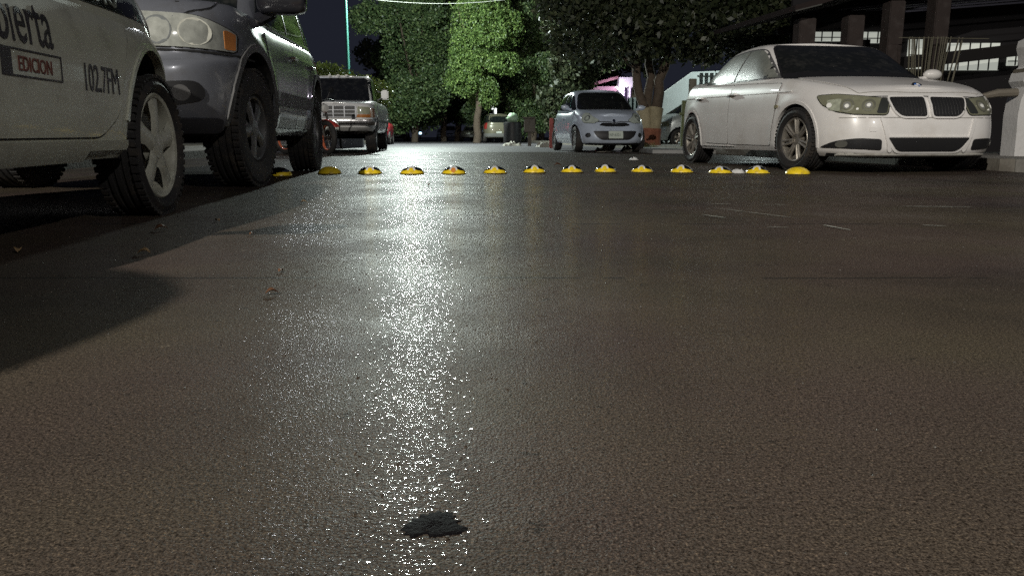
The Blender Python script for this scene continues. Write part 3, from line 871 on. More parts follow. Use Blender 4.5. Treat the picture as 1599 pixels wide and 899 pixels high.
    # headlamps: seen three-quarter from the front corner
    for sy in (1, -1):
        hp = [(-.335, .705), (-.10, .735), (.08, .755), (.25, .750), (.19, .665), (.06, .595), (-.08, .568), (-.33, .560)]
        # azimuth 30 deg off the nose; coordinates shifted along the tangent
        az = 38 * sy
        P = rpoly([(sy * (a * 1.08 - .63), b - .012) for a, b in hp], .03)
        c.patch('headlamp_shadow_gap', inflate(P, .008), az, M_GAP, off=.004, g=.06, low=True)
        L = c.patch('headlight', P, az, LENS, off=.008, g=.035, low=True)[0]
        for hx, rr_ in ((-.83, .056), (-.655, .062)):
            ring = c.patch('lamp_ring', arc_strip(sy * hx, .635, rr_ * .72, rr_, 0, 360, 24), az, mat('lamp_ring_dull', (.22, .22, .17), .3, metal=.5), off=.011, thick=.001, g=.2, low=True, parent=L)
            c.patch('projector_lens', circle(sy * hx, .635, rr_ * .55, 18), az, mat('projector_glass', (.5, .5, .45), .08, metal=.6), off=.013, thick=.001, g=.2, low=True, parent=L)
        for hx, hz, rb in ((-.83, .635, .016), (-.655, .63, .018), (-.50, .64, .024), (-.745, .60, .010)):
            c.patch('bright_spot', circle(sy * hx, hz, rb, 12), az, mat('bright_spot_white', (.9, .9, .85), .2, coat=1), off=.015, thick=.001, g=.2, low=True, parent=L)  # white discs painted in for the bright spots in the lamp
        c.patch('dark_bezel', rpoly([(sy * -.985, .70, .02), (sy * -.92, .71, .02), (sy * -.90, .56, .02), (sy * -.98, .56, .02)]), az, mat('lamp_bezel', (.03, .032, .03), .3), off=.010, thick=.001, g=.05, low=True, parent=L)
        c.patch('clear_segment', rpoly([(sy * -.60, .70, .02), (sy * -.47, .69, .02), (sy * -.49, .60, .02), (sy * -.60, .58, .02)]), az, mat('lamp_pale_segment', (.34, .36, .28), .2, coat=1, var=.5, vscale=30), off=.010, thick=.001, g=.05, low=True, parent=L)
    # bumper: centre intake, side intakes, lip
    c.patch('bumper_seam', rpoly([(-.76, .527), (.76, .527), (.76, .520), (-.76, .520)], .001), 0, mat('soft_seam', (.25, .24, .22), .7), off=.002, thick=.001, g=.06)
    ci = rpoly([(-.40, .340, .02), (.40, .340, .02), (.30, .215, .06), (-.30, .215, .06)])
    c.patch('lower_grille_surround', rpoly([(-.43, .355, .02), (.43, .355, .02), (.32, .195, .07), (-.32, .195, .07)]), 0, W_PAINT, off=.012, g=.07)
    c.patch('lower_grille', ci, 0, M_BLACK, off=.016, g=.07)
    for sy in (1, -1):
        si = rpoly([(sy * .45, .325, .03), (sy * .44, .225, .02), (sy * .84, .245, .02), (sy * .78, .31, .05), (sy * .65, .335, .05)])
        c.patch('side_intake', si, 0, M_BLACK, off=.008, g=.05)
        c.patch('fog_lamp', circle(sy * .735, .28, .033, 18), 0, mat('dim_fog_glass', (.10, .10, .09), .3), off=.012, g=.1)
        strk = rpoly([(sy * .44, .52), (sy * .47, .52), (sy * .38, .21), (sy * .345, .21)], .02)
        c.patch('bumper_crease', strk, 0, W_PAINT, off=.014, g=.07)
    c.patch('front_lip', rpoly([(-.74, .19), (.74, .19), (.74, .135), (-.74, .135)], .02), 0, mat('grey_lip', (.33, .32, .29), .6, dirt=(.12, .10, .08, .7), dscale=9), off=.02, g=.06)
    c.patch('tow_cover', rpoly([(-.56, .435), (-.50, .435), (-.50, .395), (-.56, .395)], .006), 0, W_PAINT, off=.006, g=.1)
    # bonnet: proud panel with cut line and emblem
    bon = rpoly([(1.95, -.60, .04), (1.985, 0, .3), (1.95, .60, .04), (1.5, .70, .2), (1.2, .735, .05), (1.04, .72, .04), (1.02, -.72, .04), (1.2, -.735, .05), (1.5, -.70, .2)])
    c.patch('bonnet_gap', inflate(bon, .004), 'top', mat('soft_gap', (.16, .15, .13), .8), off=.002, thick=.001, g=.04)
    c.patch('bonnet_front_gap', rpoly([(-.66, .722), (0, .728), (.66, .722), (.66, .716), (0, .721), (-.66, .716)], .01), 0, M_GAP, off=.003, thick=.001, g=.05)
    bo = c.patch('bonnet', bon, 'top', W_PAINT, off=.007, thick=.003, g=.06)[0]
    hit, nrm, _, _ = c.bvh.ray_cast(Vector((1.90, 0, 5)), Vector((0, 0, -1)))
    nrm = (nrm if nrm.z > 0 else -nrm); nrm = (nrm + Vector((.55, 0, 0))).normalized()
    Q = nrm.to_track_quat('Z', 'Y').to_matrix().to_4x4(); T = Matrix.Translation(hit + nrm * .012) @ Q
    def emb(nm, prof, m, par, a0=0, a1=360, n=28, z=.0):
        V = [T @ Vector((0, 0, z))]; F = []
        for k in range(n + 1):
            a_ = R(a0 + (a1 - a0) * k / n); V.append(T @ Vector((prof * math.cos(a_), prof * math.sin(a_), z)))
        V += [v - nrm * .014 for v in V[1:]]
        F = [(0, k + 1, k + 2) for k in range(n)] + [(k + 1, n + 2 + k, n + 3 + k, k + 2) for k in range(n)]
        return mesh_obj(nm, V, F, m, par, False)
    e1 = emb('emblem', .046, mat('emblem_black', (.01, .01, .012), .2, coat=1), bo)
    for q in range(4):
        emb('emblem_quarter', .030, mat('emblem_blue', (.03, .12, .40), .2) if q % 2 else mat('emblem_white', (.75, .75, .75), .2), bo, q * 90, q * 90 + 90, 8, .002)
    # mirrors
    for sy in (1,):
        mm = MB()
        V = []; F = []
        bm = bmesh.new(); bmesh.ops.create_uvsphere(bm, u_segments=20, v_segments=12, radius=1)
        for v in bm.verts:
            p = v.co.copy(); p.x = p.x * .075 if p.x > 0 else p.x * .035
            v.co = Vector((.70 + p.x, sy * (.98 + p.y * .105), 1.035 + p.z * .062))
        mm.add([v.co.copy() for v in bm.verts], [[v.index for v in f.verts] for f in bm.faces]); bm.free()
        mm.tube([(.70, sy * .80, .975), (.70, sy * .92, 1.0)], [.03, .025], 8)
        mm.build('mirror', W_PAINT, c.root)
    # wiper
    wp = MB(); pts = []
    for t_ in range(8):
        y = -.45 + t_ * .13
        h_ = c.bvh.ray_cast(Vector((4, y, .985 + .006 * math.sin(t_))), Vector((-1, 0, 0)))
        if h_[0]: pts.append(h_[0] + h_[1] * .015)
    wp.tube(pts, .008, 6); wp.build('wiper', M_BLACK, c.root)
    return c
build_sedan()

# ================================================================== NEAR HATCHBACK (left, cut by the frame)
def build_near():
    P_ = mat('greenish_silver_paint', (.46, .47, .39), .36, coat=.35, var=.06, vscale=5, dirt=(.20, .19, .15, .5), dscale=6)
    c = Car('station_hatchback', 'pale grey hatchback with 102.7 FM lettering on its door, nearest at left', (-2.245, 2.24), HEAD, P_, .305, 1.2, -1.235, .80, .415, .185)
    lower = hull([(-1.8, .30), (-1.4, .27), (1.2, .25), (1.8, .24)],
                 [(-1.9, .84), (-1.5, .83), (-.9, .81), (0, .80), (.7, .80), (.9, .80), (1.5, .74), (1.8, .66)],
                 [(0, 1.66, -1.76, .75), (.08, 1.74, -1.82, .78), (.18, 1.78, -1.85, .79), (.38, 1.80, -1.87, .797), (.6, 1.80, -1.87, .80), (.8, 1.77, -1.84, .795), (.93, 1.70, -1.80, .775), (1, 1.62, -1.75, .745)],
                 4.0, 4.4, .03, flares=((1.2, .305, .455, .012), (-1.235, .305, .455, .014)))
    upper = hull([(-1.9, .77), (1.3, .74)], [(-1.7, 1.24), (-1, 1.30), (0, 1.33), (.5, 1.32)],
                 [(0, 1.15, -1.78, .77), (.3, .85, -1.72, .735), (.6, .50, -1.62, .67), (.85, .25, -1.50, .58), (.95, .12, -1.42, .54), (1, .02, -1.32, .47)], 4.2, 5, .02)
    c.shell(lower, upper)
    c.wheels(.232, 5, mat('grey_hubcap', (.42, .42, .35), .45, var=.25, vscale=14, dirt=(.13, .12, .09, .7), dscale=10), 'wide')
    c.arch_lip(wdt=.02, off=.008, a0=14, a1=166)
    win = rpoly([(.88, .80, .01), (.25, 1.22, .1), (-.9, 1.22, .1), (-1.35, 1.12, .08), (-1.50, .84, .04)])
    c.side('window_band', win, mat('black_window_film', (.006, .006, .007), .12, var=.3), off=.004, g=.06)
    fd = rpoly([(.98, .76, .03), (.93, .35, .04), (.30, .34, .03), (.30, .775, .02)])
    rd = rpoly([(.285, .777, .02), (.285, .34, .03), (-.60, .345, .06), (-.74, .42, .06), (-.86, .66, .06), (-.98, .79, .02)])
    for p in (fd, rd): c.side('door_gap', inflate(p, .006), M_GAP, off=.002, thick=.002, g=.08, low=True)
    for p, x0 in ((fd, .05), (rd, -.90)):
        ds = c.side('door', p, P_, off=.005, thick=.003, g=.05, low=True)
    c.side('side_sill', rpoly([(.85, .325), (.85, .255), (-.82, .265), (-.82, .335)], .02), P_, off=.010, thick=.01, g=.1, low=True)
    ink = mat('black_vinyl_letters', (.030, .028, .032), .4)
    # lettering on the left-hand side of the car (seen from +y)
    c.text('lettering', 'Abierta', .220, 90, -.145, .620, ink, sx=.62, off=.008)
    red = mat('red_brown_vinyl', (.13, .045, .035), .5)
    box_o = rpoly([(.10, .615), (.42, .615), (.42, .540), (.10, .540)], .002)
    bx = MB()
    for p in ([(-.015, .600), (.305, .600), (.305, .595), (-.015, .595)], [(-.015, .524), (.305, .524), (.305, .519), (-.015, .519)], [(.300, .595), (.305, .595), (.305, .524), (.300, .524)], [(-.055, .600), (.0, .600), (.0, .519), (-.055, .519)]):
        c.patch('lettering_frame', p, 90, ink, off=.008, thick=.001, g=.1)
    c.text('lettering', 'EDICION', .062, 90, .035, .537, red, sx=.82, off=.008)
    c.text('lettering', '102.7FM', .135, 90, .455, .505, ink, sx=.66, off=.008)
    c.text('window_lettering', 'RADIO', .20, 90, .52, .845, mat('grey_vinyl', (.16, .18, .15), .5), sx=.75, off=.008)
    # tail lamp: tall clear lens on the rear corner
    c.side('tail_light', rpoly([(-1.46, .86, .02), (-1.62, .78, .03), (-1.80, .74, .02), (-1.83, .80, .02), (-1.70, .97, .04), (-1.52, 1.12, .03), (-1.44, 1.10, .03)]), mat('clear_tail_lens', (.45, .46, .44), .12, coat=1, var=.4, vscale=25), off=.012, g=.04)
    c.patch('rear_window', rpoly([(-.55, 1.0), (.55, 1.0), (.47, 1.34), (-.47, 1.34)], .05), 180, M_GLASS, off=.006)
    c.patch('windshield', rpoly([(-.62, .90), (.62, .90), (.52, 1.40), (-.42, 1.25)], .06), 0, M_GLASS, off=.006)
    c.patch('rear_bumper', rpoly([(-.72, .52), (.72, .52), (.70, .33), (-.70, .33)], .04), 180, P_, off=.02)
    for sy in (1, -1):
        c.patch('headlight', rpoly([(sy * .35, .66), (sy * .68, .72), (sy * .70, .60), (sy * .40, .56)], .04), 0, LENS, off=.008, g=.04)
        mm = MB(); soft_block(mm, (.66, sy * .93, .92), (.12, .26, .16)); mm.tube([(.66, sy * .74, .84), (.66, sy * .85, .88)], .03, 8)
        mm.build('mirror', M_BLACK, c.root)
    c.patch('front_grille', rpoly([(-.28, .62), (.28, .62), (.24, .55), (-.24, .55)], .02), 0, M_BLACK, off=.008)
build_near()

# ================================================================== GREY WAGON (second on the left)
def build_suv():
    P_ = mat('blue_grey_metallic', (.155, .163, .185), .30, metal=.3, coat=.8, var=.06, vscale=5, dirt=(.09, .085, .075, .4), dscale=7)
    CL = mat('grey_cladding', (.07, .07, .07), .55, var=.15)
    o = Vector((-1.79, 5.62)) + fwd * (-1.3) - lft * .875
    c = Car('grey_wagon', 'blue grey sport utility wagon with big tyres and amber cornered headlight', o, HEAD, P_, .385, 1.31, -1.33, .885, .50, .255)
    c.root.scale = (1, 1, 1.05)
    lower = hull([(-2.2, .40), (-1.8, .34), (1.4, .34), (1.9, .33), (2.2, .36)],
                 [(-2.25, 1.16), (-1.6, 1.16), (-.5, 1.14), (.6, 1.12), (.95, 1.13), (1.5, 1.145), (1.9, 1.11), (2.1, 1.06), (2.2, 1.01)],
                 [(0, 2.05, -2.05, .80), (.08, 2.13, -2.12, .85), (.2, 2.17, -2.16, .875), (.42, 2.19, -2.18, .885), (.555, 2.185, -2.18, .885), (.615, 2.12, -2.17, .884), (.8, 2.11, -2.15, .875), (.91, 2.07, -2.13, .855), (1, 1.98, -2.09, .81)],
                 5.2, 6, .03, flares=((1.31, .385, .55, .02), (-1.33, .385, .55, .02)))
    upper = hull([(-2.3, 1.04), (1.5, 1.03)], [(-2.0, 1.60), (-1.2, 1.68), (0, 1.70), (.6, 1.66)],
                 [(0, 1.22, -2.12, .83), (.3, .98, -2.06, .80), (.6, .72, -1.98, .75), (.85, .50, -1.88, .70), (.95, .38, -1.80, .665), (1, .25, -1.7, .61)], 5, 6, .02)
    c.shell(lower, upper)
    c.wheels(.215, 5, mat('dark_alloy', (.14, .14, .14), .45, metal=.6), 'wide', steer=-.12)
    c.arch_lip(CL, wdt=.045, off=.016)
    ws = rpoly([(-.68, 1.135, .04), (.68, 1.135, .04), (.58, 1.62, .08), (-.58, 1.62, .08)])
    c.patch('windshield', ws, 0, M_GLASS, off=.006)
    fw = rpoly([(.80, 1.15, .01), (.36, 1.58, .08), (-.12, 1.60, .02), (-.14, 1.16, .01)])
    rw = rpoly([(-.22, 1.165, .01), (-.20, 1.60, .02), (-1.0, 1.59, .03), (-1.12, 1.18, .02)])
    qw = rpoly([(-1.22, 1.185, .01), (-1.12, 1.58, .03), (-1.60, 1.54, .10), (-1.86, 1.21, .04)])
    for p in (fw, rw, qw): c.side('window', p, M_GLASS, off=.006, g=.06)
    c.side('window_chrome', rpoly([(.92, 1.142), (-1.92, 1.18), (-1.92, 1.160), (.92, 1.120)], .003), M_CHROME, off=.012, thick=.01, g=.1)
    c.side('pillar_chrome', rpoly([(-.155, 1.60), (-.17, 1.15), (-.20, 1.15), (-.185, 1.60)], .002), mat('pillar_satin', (.25, .25, .25), .3, metal=.8), off=.010, g=.1)
    c.side('pillar_chrome', rpoly([(-1.04, 1.59), (-1.16, 1.17), (-1.19, 1.17), (-1.07, 1.59)], .002), MATS['pillar_satin'], off=.010, g=.1)
    fd = rpoly([(.92, 1.05, .03), (.86, .40, .03), (-.16, .40, .03), (-.16, 1.09, .02)])
    rd = rpoly([(-.175, 1.09, .02), (-.175, .40, .03), (-.78, .40, .04), (-.90, .62, .06), (-1.05, .86, .06), (-1.15, 1.10, .02)])
    for p in (fd, rd): c.side('door_gap', inflate(p, .006), M_GAP, off=.002, thick=.002, g=.08, low=True)
    doors = c.side('door', fd, P_, off=.006, thick=.003, g=.05, low=True) + c.side('door', rd, P_, off=.006, thick=.003, g=.05, low=True)
    for d, (x0, sd) in zip(doors, ((-.05, 1), (-.05, -1), (-1.0, 1), (-1.0, -1))):
        h_ = c.bvl.ray_cast(Vector((x0, sd * 3, .96)), Vector((0, -sd, 0)))[0]
        m_ = MB(); m_.tube([h_ + Vector((-.09, sd * .01, 0)), h_ + Vector((-.08, sd * .035, 0)), h_ + Vector((.08, sd * .035, 0)), h_ + Vector((.09, sd * .01, 0))], .013, 8)
        m_.build('handle', M_CHROME, d)
    c.side('side_moulding', rpoly([(.82, .66), (.82, .56), (-.80, .57), (-.84, .67)], .01), CL, off=.022, thick=.01, g=.1, low=True)
    c.side('running_board', rpoly([(.82, .40), (.80, .335), (-.82, .335), (-.84, .40)], .01), mat('dull_step', (.16, .16, .14), .5), off=.04, thick=.01, g=.1, low=True)
    # headlight, bonnet edge
    for sy in (1, -1):
        hp = rpoly([(sy * .36, 1.025, .03), (sy * .70, 1.02, .10), (sy * .83, .955, .03), (sy * .835, .835, .02), (sy * .34, .835, .03)])
        c.patch('headlamp_gap', inflate(hp, .008), 0, M_GAP, off=.002, g=.06)
        L = c.patch('headlight', hp, 0, mat('clear_headlamp', (.30, .31, .28), .15, coat=1, var=.5, vscale=22), off=.008, g=.03)[0]
        c.patch('amber_corner', rpoly([(sy * .785, .965, .02), (sy * .825, .945, .01), (sy * .830, .845, .01), (sy * .79, .845, .01)]), 0, AMBER, off=.011, g=.03, parent=L)
        for (yy, rr_) in ((.665, .092), (.48, .094)):
            c.patch('lamp_bowl', circle(sy * yy, .925, rr_ * .84, 22), 0, mat('lamp_bowl_glass', (.55, .55, .48) if yy > .5 else (.16, .17, .17), .22, var=.3, vscale=30) if yy > .5 else mat('lamp_bowl_dark', (.13, .14, .14), .2), off=.010, thick=.001, g=.2, parent=L)
        c.patch('fog_recess', rpoly([(sy * .40, .63, .04), (sy * .70, .65, .06), (sy * .72, .54, .06), (sy * .52, .50, .05)], .05), 0, M_BLACK, off=.010, g=.04)
        c.patch('fog_lamp', circle(sy * .60, .578, .045, 20), 0, mat('fog_glass', (.10, .10, .10), .15, coat=1), off=.014, g=.2)
    c.patch('bumper_gap', rpoly([(-.87, .822), (.87, .822), (.87, .810), (-.87, .810)], .002), 0, M_GAP, off=.006, g=.05)
    c.patch('grille', rpoly([(-.31, .98), (.31, .98), (.28, .87), (-.28, .87)], .02), 0, M_BLACK, off=.008)
    c.patch('lower_bumper', rpoly([(-.78, .44), (.78, .44), (.74, .36), (-.74, .36)], .03), 0, mat('dark_lower_bumper', (.035, .035, .04), .5), off=.016)
    bon = rpoly([(2.06, -.55, .05), (2.08, 0, .2), (2.06, .55, .05), (1.85, .72, .1), (1.1, .75, .05), (1.1, -.75, .05), (1.85, -.72, .1)])
    c.patch('bonnet_gap', inflate(bon, .007), 'top', M_GAP, off=.002, thick=.001, g=.08)
    c.patch('bonnet', bon, 'top', P_, off=.007, thick=.003, g=.07)
    for sy in (1, -1):
        mm = MB(); soft_block(mm, (.86, sy * .99, 1.285), (.17, .36, .21))
        mm.tube([(.82, sy * .80, 1.15), (.84, sy * .92, 1.20)], [.05, .045], 8)
        mm.build('mirror', mat('black_gloss_mirror', (.015, .015, .018), .15, coat=1), c.root)
    # suspension and axle seen below the bumper
    ax = MB()
    for xw in (1.31, -1.33):
        ax.tube([(xw, -.7, .33), (xw, .7, .33)], .04, 8)
    ax.box((1.5, .28, .36), (.3, .5, .14), bev=.03)
    ax.tube([(-1.9, -.3, .36), (-1.2, -.3, .34), (.8, -.2, .33)], .04, 8)
    ax.build('axle', M_UNDER, c.root)
    for sy in (1, -1):
        c.patch('tail_light', rpoly([(sy * .70, 1.08), (sy * .85, 1.08), (sy * .85, .80), (sy * .74, .80)], .03), 180, mat('red_tail_lens', (.30, .02, .02), .2, coat=1), off=.008)
build_suv()

# ================================================================== WHITE PICKUP TRUCK (third on the left)
def plate(c, az, a, b, txt, wd=.30, ht=.15, off=.03, par=None):
    p = c.patch('licence_plate', rpoly([(a - wd / 2, b), (a + wd / 2, b), (a + wd / 2, b + ht), (a - wd / 2, b + ht)], .01), az, mat('plate_white', (.55, .58, .53), .5), off=off, g=.1)[0]
    if txt: c.text('plate_number', txt, .085, az, a - wd * .42, b + .045, mat('plate_ink', (.12, .16, .14), .6), off=off + .003, sx=.82 * wd / .30, parent=p)
def build_truck():
    P_ = mat('pickup_silver_paint', (.80, .80, .79), .32, metal=.0, coat=.5, var=.08, dirt=(.22, .20, .17, .5), dscale=4)
    SIDE = P_
    o = Vector((-3.15, 18.25)) + fwd * (-1.55) - lft * .95
    c = Car('pickup_truck', 'old silver white pickup truck with chrome bumper and amber corner lamps', o, HEAD, P_, .36, 1.6, -1.75, .985, .43, .23)
    lower = hull([(-2.9, .55), (-1.7, .45), (1.6, .43), (2.5, .50)],
                 [(-2.95, 1.18), (-1, 1.18), (-.9, 1.18), (.7, 1.14), (.95, 1.17), (1.6, 1.14), (2.2, 1.09), (2.45, 1.06)],
                 [(0, 2.36, -2.85, .93), (.1, 2.42, -2.88, .965), (.3, 2.45, -2.9, .985), (.6, 2.45, -2.9, .99), (.85, 2.44, -2.9, .98), (.95, 2.41, -2.88, .955), (1, 2.36, -2.85, .92)],
                 9, 12, .02, flares=((1.6, .36, .46, .02), (-1.75, .36, .46, .02)))
    upper = hull([(-1.2, 1.10), (1.3, 1.08)], [(-1.2, 1.78), (0, 1.80), (.6, 1.77)],
                 [(0, 1.06, -1.02, .86), (.3, .86, -1.0, .84), (.6, .64, -.98, .80), (.88, .44, -.95, .76), (.96, .36, -.9, .73), (1, .24, -.82, .68)], 8, 9, .02)
    c.shell(lower, upper)
    c.wheels(.21, 5, mat('truck_rim', (.30, .30, .30), .4, metal=.7), 'wide', treads=True)
    c.arch_lip(wdt=.03, off=.012)
    ws = rpoly([(-.76, 1.19, .04), (.76, 1.19, .04), (.67, 1.72, .06), (-.67, 1.72, .06)])
    c.patch('windshield_seal', inflate(ws, .02), 0, M_BLACK, off=.003)
    c.patch('windshield', ws, 0, mat('pickup_glass', (.012, .013, .016), .10, var=.5, vscale=12, dirt=(.06, .06, .06, .6), dscale=8), off=.007)
    c.side('window', rpoly([(.80, 1.19, .02), (.42, 1.70, .05), (-.35, 1.72, .03), (-.35, 1.20, .02)]), M_GLASS, off=.006)
    c.side('window', rpoly([(-.42, 1.20, .02), (-.42, 1.72, .03), (-.88, 1.71, .05), (-.92, 1.21, .03)]), M_GLASS, off=.006)
    fd = rpoly([(1.0, 1.15, .02), (.98, .52, .03), (-.38, .50, .03), (-.38, 1.17, .02)])
    c.side('door_gap', inflate(fd, .008), M_GAP, off=.002, thick=.002, g=.1, low=True)
    ds = c.side('door', fd, P_, off=.006, thick=.003, g=.08, low=True)
    c.side('rub_strip', rpoly([(2.1, .74), (2.1, .69), (-2.8, .70), (-2.8, .75)], .01), M_BLACK, off=.012, g=.2, low=True)
    # grille
    g_o = c.patch('grille', rpoly([(-.60, 1.0), (.60, 1.0), (.60, .755), (-.60, .755)], .02), 0, M_BLACK, off=.012)[0]
    for q in range(4):
        z = .765 + q * .075
        c.patch('grille_bar', [(-.60, z), (.60, z), (.60, z + .014), (-.60, z + .014)], 0, mat('grille_bar_grey', (.26, .27, .29), .4, metal=.2), off=.024, g=.3, parent=g_o)
    for y in (-.61, -.36, -.12, .12, .36, .60):
        c.patch('grille_bar', [(y - .012, .755), (y + .012, .755), (y + .012, 1.0), (y - .012, 1.0)], 0, MATS['grille_bar_grey'], off=.028, g=.3, parent=g_o)
    for sy in (1, -1):
        c.patch('headlight', rpoly([(sy * .64, .995), (sy * .885, .985), (sy * .885, .84), (sy * .64, .845)], .015), 0, mat('square_headlamp', (.36, .37, .27), .18, coat=1, var=.35, vscale=30), off=.016, g=.05)
        c.patch('turn_signal', rpoly([(sy * .64, .83), (sy * .885, .83), (sy * .885, .765), (sy * .60, .765)], .01), 0, AMBER, off=.016, g=.05)
        c.patch('corner_lamp', rpoly([(sy * .895, .97), (sy * .968, .96), (sy * .968, .77), (sy * .895, .77)], .01), 0, AMBER, off=.014, g=.03)
        c.patch('tow_hook', rpoly([(sy * .30, .40), (sy * .36, .40), (sy * .36, .50), (sy * .30, .50)], .01), 0, M_BLACK, off=.05)
    bp_ = MB()
    for z, hh, d in ((.655, .13, .075),):
        V = []; n = 20; prof = [(-.065, .02), (-.05, .07), (.0, .095), (.05, .09), (.065, .05)]
        for k in range(n + 1):
            y = -1.0 + 2.0 * k / n; xx = 2.44 - .10 * abs(y) ** 6
            for dz, dx in prof: V.append((xx + dx, y, z + dz))
        F = [(k * 5 + j, (k + 1) * 5 + j, (k + 1) * 5 + j + 1, k * 5 + j + 1) for k in range(n) for j in range(4)]
        F += [tuple(range(5)), tuple(n * 5 + j for j in range(5))[::-1]]
        bp_.add(V, F)
    bp_.build('front_bumper', mat('dull_chrome', (.55, .55, .56), .22, metal=1, var=.15), c.root)
    c.patch('bumper_valance', rpoly([(-.92, .56), (.92, .56), (.80, .44), (-.80, .44)], .02), 0, mat('valance_grey', (.30, .30, .29), .5), off=.03)
    pm = MB(); pm.box((2.56, .08, .575), (.012, .31, .165), bev=.003)
    po = pm.build('licence_plate', mat('plate_white', (.55, .58, .53), .5), c.root)
    for sy in (1, -1):
        mm = MB(); mm.box((.78, sy * 1.13, 1.33), (.09, .17, .22), bev=.03)
        mm.tube([(.80, sy * .95, 1.20), (.78, sy * 1.06, 1.26)], .015, 8); mm.tube([(.80, sy * .95, 1.42), (.78, sy * 1.06, 1.38)], .012, 8)
        mm.build('mirror', mat('pickup_mirror', (.30, .31, .31), .3, metal=.5), c.root)
    ml = MB()
    for y in (.70, -.70, 0, .2, -.2): ml.box((.36, y, 1.795 + (0 if abs(y) > .5 else .012)), (.09, .07, .035), bev=.012)
    ml.build('roof_marker_lamps', mat('marker_clear', (.6, .6, .55), .3), c.root)
    ax = MB(); ax.tube([(1.6, -.8, .36), (1.6, .8, .36)], .05, 8); ax.tube([(-1.75, -.8, .36), (-1.75, .8, .36)], .06, 8); ax.box((0, .38, .47), (4.2, .08, .1)); ax.box((0, -.38, .47), (4.2, .08, .1))
    ax.build('chassis', M_UNDER, c.root)
build_truck()

